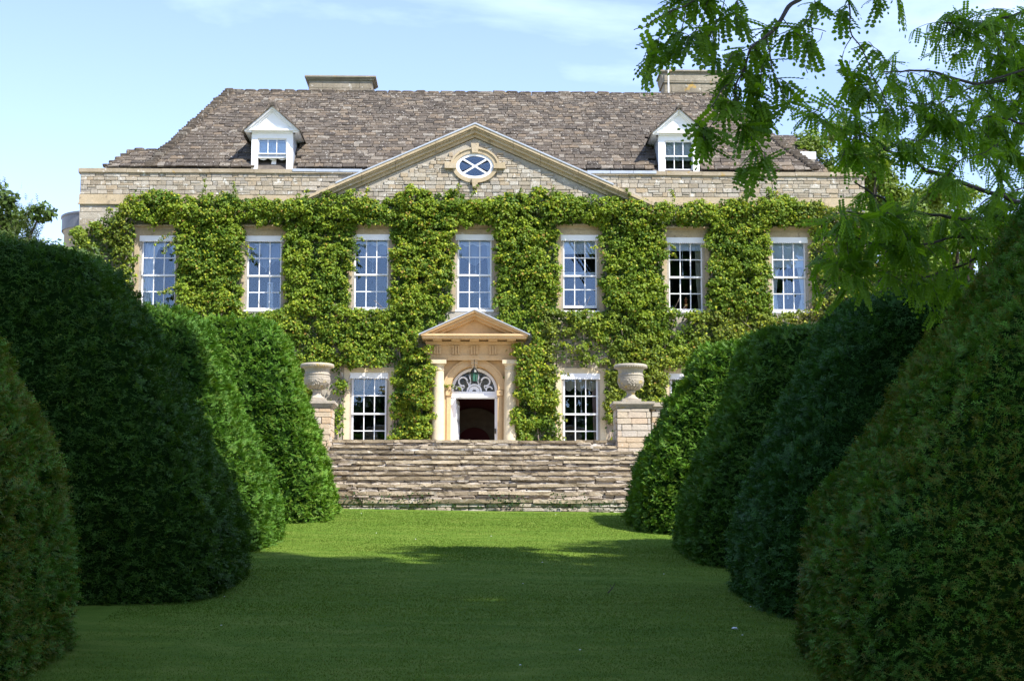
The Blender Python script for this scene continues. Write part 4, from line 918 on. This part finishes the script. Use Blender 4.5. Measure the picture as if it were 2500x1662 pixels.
RP4 = [(0, 2.86), (0.22, 2.85), (0.88, 2.86), (1.11, 2.92), (1.4, 3.03), (1.57, 3.15), (1.84, 3.32), (2.07, 3.51), (2.3, 3.67), (2.65, 3.85), (2.9, 4.06), (3.19, 4.31), (3.72, 4.69), (4.16, 4.95), (4.3, 5.3)]
LP1 = [(0, 2.61), (0.32, 2.63), (0.82, 2.76), (1.5, 2.97), (2.25, 3.22), (2.92, 3.43), (3.38, 3.59), (3.52, 3.7), (3.57, 3.95), (3.58, 5.0)]
LP2 = [(0, 3.03), (0.2, 3.02), (0.69, 3.12), (1.18, 3.3), (1.81, 3.57), (2.5, 3.85), (3.13, 4.06), (3.32, 4.15), (3.42, 4.33), (3.44, 5.0)]
LP3 = [(0, 2.78), (0.26, 2.76), (0.75, 2.84), (1.18, 3.0), (1.67, 3.22), (2.1, 3.44), (2.53, 3.65), (3.02, 3.92), (3.34, 4.12), (3.66, 4.33), (3.8, 4.52), (3.85, 4.9), (3.86, 5.3)]
LP4 = [(0, 3.5), (0.67, 3.5), (1.06, 3.54), (1.37, 3.58), (1.8, 3.67), (1.99, 3.79), (2.22, 3.92), (2.48, 4.06), (2.75, 4.21), (3.2, 4.5), (3.5, 4.85), (3.6, 5.2)]
tot = 0
tot += yew('sunlit clipped yew on the right, nearest the steps and the urn', 1, -17.3, RP1, 1.70, 950, .100, 6, .26, T2, YE, .35, seed=1)
tot += yew('sunlit clipped yew on the left, nearest the steps, with flat top', -1, -16.2, LP1, 1.70, 950, .100, 6, .26, T2, YE, .35, seed=2)
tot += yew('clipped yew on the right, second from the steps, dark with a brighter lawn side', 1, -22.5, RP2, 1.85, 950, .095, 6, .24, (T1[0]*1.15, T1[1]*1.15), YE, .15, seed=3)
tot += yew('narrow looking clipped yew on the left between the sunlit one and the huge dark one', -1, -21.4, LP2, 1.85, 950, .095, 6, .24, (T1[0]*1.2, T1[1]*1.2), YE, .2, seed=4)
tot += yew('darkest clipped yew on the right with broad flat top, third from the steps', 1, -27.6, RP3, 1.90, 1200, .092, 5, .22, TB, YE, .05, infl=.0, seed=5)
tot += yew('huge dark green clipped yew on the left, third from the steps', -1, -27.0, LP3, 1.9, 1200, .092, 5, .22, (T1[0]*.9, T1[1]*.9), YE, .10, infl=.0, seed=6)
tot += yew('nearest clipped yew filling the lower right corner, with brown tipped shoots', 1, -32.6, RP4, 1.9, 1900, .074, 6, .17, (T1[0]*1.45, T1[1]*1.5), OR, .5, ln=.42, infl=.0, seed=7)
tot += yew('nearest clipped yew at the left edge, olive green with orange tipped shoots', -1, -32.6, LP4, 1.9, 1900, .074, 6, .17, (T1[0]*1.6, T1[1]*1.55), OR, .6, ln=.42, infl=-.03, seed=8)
print('yew tris', tot)

# ------------------------------------------------------------------ lawn blades, daisies
n = 230000; D = 11.5+19.5*rng.random(n)**1.35; xx = rng.uniform(-3.6, 3.6, n); yy = -45.2+D
P_ = np.stack([xx, yy, lawnz(xx, yy)+(vn(np.stack([xx, yy, 0*xx], -1), .35, 3)-.5)*.05-.006], -1)
pt = fbm(P_*np.array([.8, 1.4, 1]), 1.1, 55)[:, None]; fine = vn(P_, 6, 56)[:, None]
colr = np.array([[.082, .166, .020]])*(1-pt)+np.array([[.172, .242, .044]])*pt; colr = colr*(.8+.4*fine)*rng.uniform(.85, 1.2, (n, 1)); dry = rng.random((n, 1)) < .04; colr = np.where(dry, np.array([[.22, .22, .07]]), colr)
mb = MB(); GB = np.array([(-.5, 0, 0), (.5, 0, 0), (0, 1, .35)]); dd = rng.normal(0, .45, (n, 3)); dd[:, 2] = 1
h_ = rng.uniform(.010, .024, n); sc = np.stack([.007+.00035*D, h_, h_], -1)
inst(mb, GB, np.array([(0, 1, 2)]), P_, frames(dd, rng.normal(0, 1, (n, 3))+np.array([0, -1.5, 0])), sc, colr)
mb.build('grass_blades', M['grass'], lawn, kind='stuff')
mb = MB()
for _ in range(14):
    a, b = rng.uniform(-3, 3), rng.uniform(-33, -14.5)
    mb.lathe([(0, 0), (.010, .002), (.008, .006), (0, .008)], (a, b, float(lawnz(a, b))+.028), 6)
mb.build('daisies', M['white'], None, kind='stuff', label='tiny white daisies dotted over the mown lawn', category='flowers')
mb = MB(); mb.prism([(-.035, 0), (.035, .006), (.015, .02), (-.02, .016)], -.01, .01); o = mb.build('white_feather', M['white'], None, label='small white feather lying on the grass beside the darkest right yew', category='feather'); o.location = (2.55, -29.9, float(lawnz(2.55, -29.9))+.02); o.rotation_euler = (.5, .2, .3)
mb = MB(); mb.tube([(0, 0, 0), (.05, .02, .05), (.09, .03, .11)], [.008, .006, .003], 5); mb.tube([(.05, .02, .05), (.03, .03, .09)], .004, 5); o = mb.build('fallen_twig', M['bark'], None, label='small dark twig sticking up from the lawn in front of the right yews', category='twig'); o.location = (1.55, -27.1, float(lawnz(1.55, -27.1))+.01)

# ------------------------------------------------------------------ the robinia reaching in from the right
rob = thing('robinia_tree', 'robinia tree at the right with hanging sprays of small oval leaflets', 'tree', (9.6, -31.0, float(lawnz(8, -31.0))-.1))
def pinnate(npair, w_=.40, k_=1.):
    V = []; F = []; 
    for i in range(npair*2+1):
        if i == npair*2: b, d_ = np.array((0, 1., -.16)), np.array((0, .14, -.04)); s = 0
        else:
            t = .10+.86*(i//2)/npair; s = 1 if i % 2 else -1; b = np.array((0, t, -.16*t*t)); d_ = np.array((s*.13, .045, -.02))*k_
        sd = np.cross(d_, (0, 0, 1)); sd = sd/np.linalg.norm(sd)*np.linalg.norm(d_)*w_
        k = len(V); V += [b, b+d_*.35+sd+(0, 0, .012), b+d_*.75+sd*.9, b+d_, b+d_*.75-sd*.9, b+d_*.35-sd+(0, 0, .012)]; F += [(k, k+1, k+2), (k, k+2, k+3), (k, k+3, k+4), (k, k+4, k+5)]
    k = len(V); V += [np.array((-.008, 0, 0)), np.array((.008, 0, 0)), np.array((0, 1, -.16))]; F.append((k, k+1, k+2))
    return np.array(V), np.array(F)
PV, PF = pinnate(7, k_=1.15); PV5, PF5 = pinnate(6, .36, 1.5)
ROB=[
([(1.96,-33.7,2.16),(1.81,-33.8,1.91),(1.63,-33.9,1.85),(1.48,-34.0,1.76),(1.31,-34.1,1.64),(1.17,-34.2,1.53)],0.012,24,0.1),
([(1.69,-33.7,2.05),(1.61,-33.77,1.78),(1.53,-33.83,1.55),(1.46,-33.9,1.36)],0.007,31,0.13),
([(1.91,-33.8,1.98),(1.85,-33.87,1.72),(1.74,-33.93,1.56),(1.67,-34.0,1.4)],0.006,28,0.12),
([(1.48,-34.0,1.76),(1.36,-34.1,1.57),(1.33,-34.2,1.35)],0.005,18,0.1),
([(2.03,-33.7,2.05),(1.97,-33.85,1.83),(1.97,-34.0,1.67)],0.006,10,0.1),
([(1.79,-33.9,1.91),(1.68,-34.0,1.64),(1.56,-34.1,1.5)],0.006,24,0.12),
([(2.73,-33.6,2.31),(2.5,-33.7,1.95),(2.34,-33.8,1.77),(2.21,-33.9,1.6),(2.08,-34.0,1.48),(1.99,-34.1,1.28),(1.9,-34.2,1.06)],0.028,33,0.12),
([(2.06,-34.1,1.45),(1.91,-34.2,1.38),(1.82,-34.3,1.24)],0.006,14,0.09),
([(2.19,-34.0,1.57),(2.2,-34.07,1.35),(2.24,-34.13,1.13),(2.31,-34.2,0.98)],0.007,27,0.13),
([(1.97,-34.2,1.24),(1.81,-34.27,1.07),(1.71,-34.33,0.91),(1.59,-34.4,0.77)],0.007,33,0.11),
([(1.9,-34.2,1.06),(1.97,-34.27,0.77),(2.03,-34.33,0.6),(1.93,-34.4,0.46)],0.007,33,0.08),
([(2.14,-34.1,1.31),(2.09,-34.15,1.04),(2.15,-34.2,0.87)],0.006,25,0.12),
([(1.72,-34.3,0.92),(1.74,-34.35,0.81),(1.64,-34.4,0.7)],0.004,8,0.06),
([(2.32,-33.9,1.74),(2.44,-33.95,1.56),(2.52,-34.0,1.61)],0.006,15,0.1),
([(1.99,-34.1,1.28),(1.92,-34.2,0.98),(1.84,-34.3,0.88)],0.006,25,0.12),
([(2.45,-33.9,1.58),(2.51,-33.9,1.48),(2.47,-33.9,1.37),(2.51,-33.9,1.3)],0.004,0,0),
([(2.51,-33.9,1.48),(2.61,-33.9,1.56),(2.63,-33.9,1.63)],0.003,0,0),
([(1.99,-34.4,0.63),(2.09,-34.4,0.54),(2.04,-34.4,0.46)],0.004,10,0.07),
([(2.61,-33.8,2.02),(2.6,-33.83,1.84),(2.49,-33.87,1.69),(2.66,-33.9,1.64)],0.006,15,0.08),
([(3.05,-33.2,2.35),(3.0,-33.27,2.11),(3.0,-33.33,1.8),(3.07,-33.4,1.64),(3.11,-33.47,1.46),(3.16,-33.53,1.26),(3.24,-33.6,1.08)],0.01,7,0.08),
([(3.03,-33.2,1.84),(2.93,-33.27,1.66),(2.96,-33.33,1.48),(3.03,-33.4,1.34)],0.005,24,0.1),
([(3.05,-33.3,1.74),(3.15,-33.35,1.69),(3.21,-33.4,1.62)],0.004,6,0.06),
([(3.17,-33.5,1.27),(3.24,-33.5,1.15),(3.27,-33.5,1.06)],0.004,10,0.06),
([(3.02,-33.2,2.1),(2.94,-33.2,2.03)],0.004,5,0.05),
([(3.21,-33.2,2.28),(3.24,-33.2,2.14)],0.004,3,0.05),
([(3.42,-33.2,2.32),(3.41,-33.2,2.16)],0.004,5,0.05),
([(2.98,-33.4,1.57),(2.93,-33.4,1.42),(2.92,-33.4,1.3)],0.004,10,0.07),
([(6.46,-29.2,2.86),(5.81,-29.4,2.68),(5.24,-29.6,2.52),(4.77,-29.8,2.57),(4.35,-30.0,2.53),(4.1,-30.2,2.47)],0.03,189,0.3),
([(5.2,-29.7,2.49),(4.83,-29.87,2.28),(4.51,-30.03,2.13),(4.29,-30.2,2.22)],0.014,99,0.28),
([(6.35,-29.2,3.59),(5.87,-29.33,3.39),(5.45,-29.45,3.25),(5.08,-29.58,3.16),(4.86,-29.7,3.16)],0.03,234,0.34),
([(5.89,-29.2,2.74),(5.53,-29.45,2.87),(5.17,-29.7,2.88)],0.014,99,0.3),
([(6.44,-29.2,2.33),(5.77,-29.45,2.14),(5.33,-29.7,2.14),(4.88,-29.95,1.98),(4.65,-30.2,2.04)],0.02,216,0.3),
([(6.73,-28.2,3.43),(6.31,-28.37,3.27),(5.96,-28.53,3.37),(5.77,-28.7,3.66)],0.02,252,0.42),
([(6.48,-28.7,2.13),(5.93,-28.87,1.94),(5.59,-29.03,2.04),(5.3,-29.2,2.14)],0.015,171,0.3),
([(6.85,-28.2,2.82),(6.15,-28.45,2.69),(5.77,-28.7,2.57)],0.015,216,0.38),
([(6.07,-30.2,0.9),(5.4,-30.39,1.09),(4.87,-30.58,1.21),(4.52,-30.76,1.25),(4.26,-30.95,1.29),(3.88,-31.14,1.42),(3.59,-31.33,1.52),(3.3,-31.51,1.52),(3.1,-31.7,1.54)],0.034,75,0.17),
([(3.81,-31.4,1.36),(3.52,-31.5,1.51),(3.44,-31.6,1.67),(3.44,-31.7,1.72)],0.01,54,0.18),
([(3.44,-31.6,1.67),(3.27,-31.67,1.67),(3.12,-31.73,1.67),(2.97,-31.8,1.55)],0.008,39,0.14),
([(3.52,-31.6,1.45),(3.33,-31.7,1.34),(3.25,-31.8,1.15)],0.008,54,0.16),
([(3.75,-31.6,1.31),(3.9,-31.65,1.39),(4.04,-31.7,1.34)],0.008,54,0.16),
([(4.38,-31.2,1.15),(4.45,-31.27,1.29),(4.71,-31.33,1.36),(4.81,-31.4,1.42)],0.008,54,0.2),
([(6.19,-29.7,1.23),(5.49,-30.0,1.03),(4.73,-30.3,0.94),(4.14,-30.6,0.98),(3.72,-30.9,1.08),(3.51,-31.2,1.1)],0.03,156,0.25),
([(6.03,-29.7,0.64),(5.41,-29.96,0.77),(4.75,-30.22,0.8),(4.24,-30.48,0.62),(3.75,-30.74,0.61),(3.4,-31.0,0.69)],0.03,176,0.26),
([(5.64,-29.7,1.0),(5.01,-29.95,0.59),(4.44,-30.2,0.37),(3.9,-30.45,0.41),(3.46,-30.7,0.28)],0.02,163,0.24),
([(4.11,-30.7,0.96),(3.77,-30.87,0.84),(3.44,-31.03,0.89),(3.38,-31.2,0.77)],0.01,102,0.2),
([(4.32,-30.2,0.67),(4.08,-30.45,0.76),(4.27,-30.7,0.79)],0.01,81,0.24),
([(5.98,-29.2,0.54),(5.37,-29.37,0.51),(4.95,-29.53,0.39),(4.45,-29.7,0.34)],0.015,108,0.2),
([(6.26,-29.2,1.57),(5.77,-29.37,1.49),(5.4,-29.53,1.35),(5.15,-29.7,1.18)],0.015,115,0.3),
([(6.24,-29.2,1.01),(5.64,-29.7,1.0),(5.2,-30.2,1.07)],0.015,102,0.35),
([(3.79,-30.6,0.64),(3.53,-30.8,0.47),(3.33,-31.0,0.35)],0.008,74,0.18)]

tw = MB(); lf = MB()
TR = np.array([9.6, -31.0, float(lawnz(8, -31.0))])
trunk = [(9.6, -31, TR[2]-.3), (9.55, -31, TR[2]+1.5), (9.4, -31.1, TR[2]+3.2), (9.3, -31.3, TR[2]+5.2), (9.8, -32.5, TR[2]+9), (10.5, -34, TR[2]+13)]
mbt = MB(); mbt.tube(trunk, [.38, .32, .28, .26, .20, .12], 12); local(rob, mbt.build('trunk', M['bark'], rob, smooth=True))
lim = MB()
def curve(a, b, sag=.4, n=8):
    a, b = np.array(a, float), np.array(b, float); t = np.linspace(0, 1, n)[:, None]; m = (a+b)/2+np.array([0, 0, sag]); return (1-t)**2*a+2*t*(1-t)*m+t*t*b
PA, DA, UA, SA, CA = [], [], [], [], []
for li, (pts, r, nl, spread) in enumerate(ROB):
    pts = np.array(pts); m_ = max(12, len(pts)*6); tt = np.linspace(0, len(pts)-1, m_)
    # smooth the polyline
    C_ = np.stack([np.interp(tt, np.arange(len(pts)), pts[:, k]) for k in range(3)], -1)
    for _ in range(3): C_[1:-1] = (C_[:-2]+2*C_[1:-1]+C_[2:])/4
    C_ += (np.stack([vn(C_, 7, 200+k) for k in range(3)], -1)-.5)*.05
    r = r*.75; tw.tube(C_, np.linspace(r, max(.003, r*.3), m_), 6)
    if r >= .009: lim.tube(curve(trunk[2] if li % 2 else trunk[3], C_[0], .9), np.linspace(max(.03, r*2.2), r, 8), 7)
    if nl:
        n_tw = max(2, nl//7); s = rng.integers(int(m_*.12), m_, n_tw); base = C_[s]
        nl_each = 10 if nl > 100 else 8 if nl > 30 else 5
        if False: pass
        else: nl_each = max(3, int(nl/n_tw+.5))
        for b in base:
            dr = rng.normal(0, 1, 3)*np.array([1, .9, .55]); dr[2] -= .25; dr /= np.linalg.norm(dr); ln_ = spread*rng.uniform(.6, 1.5)
            t = np.linspace(0, 1, 6)[:, None]; q = b+t*dr*ln_+t*t*np.array([0, 0, -.35*ln_]); tw.tube(q, .003, 4)
            k = rng.random(nl_each); k[0] = 1; at_ = b+k[:, None]*dr*ln_+(k*k)[:, None]*np.array([0, 0, -.35*ln_])
            PA.append(at_); dd = dr*.5+rng.normal(0, .75, (nl_each, 3))+np.array([0, 0, -.75]); DA.append(dd)
            ups = np.array([0, -.35, 1.])+rng.normal(0, .45, (nl_each, 3)); UA.append(ups); SA.append(rng.uniform(.16, .26, nl_each))
PA, DA, UA, SA = map(np.concatenate, (PA, DA, UA, SA)); n = len(PA)
cc = np.array([[.115, .225, .018]])+np.array([[.110, .125, .012]])*rng.random((n, 1))
big = PA[:, 1] < -32.9; inst(lf, PV, PF, PA[~big], frames(DA[~big], UA[~big]), SA[~big], cc[~big]); inst(lf, PV5, PF5, PA[big], frames(DA[big], UA[big]), SA[big], cc[big]*.85); print('robinia leaves', n, 'tris', n*len(PF))
local(rob, tw.build('twigs', M['bark'], rob, smooth=True, kind='stuff')); local(rob, lf.build('hanging_leaves', M['rob'], rob, kind='stuff'))
# the high crown of the robinia and of its neighbours, which shade the near lawn
def crown(mb, lm, c, rad, n, size, col, root=None, nclump=60, hollow=.35, leafv=None, minz=None, up=.5):
    c = np.array(c, float); rad = np.array(rad, float); k = n//nclump
    dd = norm(rng.normal(0, 1, (nclump, 3))); rr = (hollow+(1-hollow)*rng.random((nclump, 1)))**.7; C_ = c+dd*rr*rad*(.85+.3*rng.random((nclump, 1)))
    cr = rng.uniform(.13, .24, nclump)*rad.mean()
    P_ = np.repeat(C_, k, 0)+norm(rng.normal(0, 1, (nclump*k, 3)))*(rng.random((nclump*k, 1))**.45)*np.repeat(cr, k)[:, None]*np.array([1.1, 1.1, .7])
    o = norm(P_-np.repeat(C_, k, 0)+1e-6); keep = np.ones(len(P_), bool) if minz is None else P_[:, 2] > minz(P_)
    P_, o = P_[keep], o[keep]; m_ = len(P_)
    nr = norm(o*.6+np.array([0, 0, up])+rng.normal(0, .5, (m_, 3))); dr = norm(np.cross(nr, rng.normal(0, 1, (m_, 3))))+np.array([0, 0, -.3])
    tone = np.repeat(rng.uniform(.75, 1.25, (nclump, 1)), k, 0)[keep]
    inst(mb, LV2, LF2, P_, frames(dr, nr), rng.uniform(.7, 1.3, m_)*size, np.array([col])*tone*rng.uniform(.7, 1.3, (m_, 1)))
    if root is not None:
        for q in C_[:: 2]: lm.tube(curve(root, q, rad[2]*.25, 7), np.linspace(.10, .02, 7), 5)
high = lambda P_: np.where(P_[:, 1] < -50, -99, -2.16+.40*np.maximum(P_[:, 1]+45.2, 0)+.9)
hc = MB()
crown(hc, lim, (13.2, -37.0, 14.6), (5.8, 6.6, 3.6), 15000, .34, (.050, .100, .018), trunk[5], 80, .0, minz=high)
crown(hc, lim, (8.8, -38.8, 18.8), (5.6, 5.2, 2.3), 14000, .34, (.050, .100, .018), trunk[5], 70, .0, minz=high)
crown(hc, lim, (11.6, -33.0, 11.0), (4.0, 4.4, 2.2), 9000, .32, (.050, .100, .018), trunk[4], 60, .0, minz=high)
crown(hc, lim, (3.4, -33.6, 17.0), (2.6, 2.6, 1.1), 6000, .32, (.050, .100, .018), trunk[5], 40, .0, minz=high)
local(rob, lim.build('limb', M['bark'], rob, smooth=True)); local(rob, hc.build('crown', M['rob'], rob, kind='stuff'))

def tree(name, label, x, y, z0, h_tr, crowns, n, size, col, group, r=.25, hollow=.2, minz=None, up=.5, nclump=60):
    t = thing(name, label, 'tree', (x, y, z0), group); lm = MB(); top = (x, y, z0+h_tr); lm.tube([(x, y, z0-.3), (x+.05, y, z0+h_tr*.5), top], [r, r*.75, r*.6], 10)
    mb = MB()
    for c, rad in crowns: crown(mb, lm, c, rad, n, size, col, top, nclump, hollow, minz=minz, up=up)
    local(t, lm.build('trunk', M['bark'], t, smooth=True)); local(t, mb.build('crown', M['tree'], t, kind='stuff'))
# tall shade tree, then an added unseen row, on the camera's side of the garden
tree('shade_tree', 'tall dark shade tree with high crown behind the viewpoint', 9.5, -51, -4.5, 15, [((7.8, -43.2, 19.8), (6.0, 6.2, 2.2)), ((14.4, -45.0, 18.6), (6, 6.4, 3)), ((6.8, -50.5, 20.2), (5.0, 5, 2.2))], 20000, .36, (.045, .09, .018), None, .45, 0., minz=high, nclump=125)
for a_, b_, lb in ((-24, -54, 'leftmost'), (-14, -56, 'second'), (-4.5, -57, 'middle'), (6, -57, 'fourth'), (17, -57, 'rightmost')):  # row added out of view to keep front sky light off the yews
    tree('garden_tree', 'unseen low dense dark tree added behind the viewpoint to block sky light, %s of a row of five' % lb, a_, b_, -4.5, 3, [((a_, b_, 2.3), (6.4, 3.8, 6.7))], 12000, .42, (.035, .07, .015), 'row of unseen low trees added to block sky light', .3, .35, nclump=60)
# sunlit trees beyond the right end of the house
G3 = 'bright green trees beyond the right end of the house'
tree('garden_tree', 'sunlit yellow green tree behind the right end of the house roof', 14.8, 12.5, 0, 6, [((14.3, 12.5, 11.0), (2.9, 2.6, 2.9)), ((16.6, 12.0, 9.3), (2.6, 2.4, 2.3))], 22000, .15, (.15, .22, .030), G3, .3, .2)
tree('garden_tree', 'sunlit bushy tree beside the right corner of the house, seen through the robinia', 14.9, 2.0, 0, 2.5, [((14.4, 2, 5.3), (2.4, 2.4, 3.0)), ((16.8, 3, 4.0), (2.4, 2.2, 2.6))], 20000, .13, (.13, .20, .030), G3, .25, .2)
tree('garden_tree', 'low dark green tree at the far right behind the yews', 19.5, -2, 0, 2, [((19.8, -2, 3.4), (3.0, 2.6, 2.8))], 15000, .14, (.05, .095, .02), G3, .25, .2)
# bush at the left
def feathery(label, x, y, z0, zt, rad, n):
    t = thing('feathery_bush', label, 'bush', (x, y, z0)); mb = MB(); BV, BF, TW = shoot_mesh(6, .10, .35); st_ = MB(); ps, ds = [], []; BV = BV*np.array([1.3, 1, 1])
    for _ in range(n):
        a = rng.uniform(0, 2*np.pi); rr = rad*math.sqrt(rng.random()); bx, by = x+rr*math.cos(a)*1.0, y+rr*math.sin(a)
        h = (zt-z0)*(1-.55*(rr/rad)**2)*rng.uniform(.82, 1.); b0 = np.array((x+(bx-x)*.3, y+(by-y)*.3, z0)); e = np.array((bx+rng.normal(0, .25), by+rng.normal(0, .2), z0+h))
        q = curve(b0, e, .3, 7); st_.tube(q, np.linspace(.02, .004, 7), 4); m_ = 120; k = rng.uniform(.25, 1, m_)**.7
        p = np.stack([np.interp(k*6, np.arange(7), q[:, i]) for i in range(3)], -1)+rng.normal(0, .12, (m_, 3)); ps.append(p); ds.append((e-b0)/np.linalg.norm(e-b0)+rng.normal(0, .75, (m_, 3)))
    ps, ds = np.concatenate(ps), np.concatenate(ds); m_ = len(ps)
    inst(mb, BV, BF, ps, frames(ds, rng.normal(0, 1, (m_, 3))), rng.uniform(.14, .26, m_), np.array([[.055, .095, .022]])*rng.uniform(.6, 1.5, (m_, 1)), np.array([[.12, .15, .03]]).repeat(m_, 0), TW)
    lb = MB(); crown(lb, st_, (x+.2, y, z0+4.4), (2.7, 2.0, 1.9), 26000, .11, (.075, .125, .024), (x, y, z0+1), 90, .1); local(t, lb.build('crown', M['tree'], t, kind='stuff'))
    local(t, st_.build('stem', M['bark'], t)); local(t, mb.build('foliage', M['yew'], t, kind='stuff'))
feathery('feathery olive green bush with upright sprays beyond the huge left yew', -12.0, -8.5, -.2, 6.9, 2.2, 260)
# distant belt of trees behind the viewpoint, seen only in the window panes
bl = MB(); bm_ = MB()
for k in range(13):
    a = -60+k*10; crown(bl, bm_, (a, -100+rng.uniform(-4, 4), 4.0+rng.uniform(0, 2)), (8.5, 5, 8.5), 2000, 1.2, (.05, .085, .02), (a, -100, -9), 24, .1)
bl.build('distant_trees', M['tree'], None, kind='stuff', label='dark belt of trees far behind the viewpoint across the garden', category='trees'); bm_.build('distant_trunks', M['bark'], None, kind='stuff', label='trunks of the distant belt of trees', category='tree trunks')
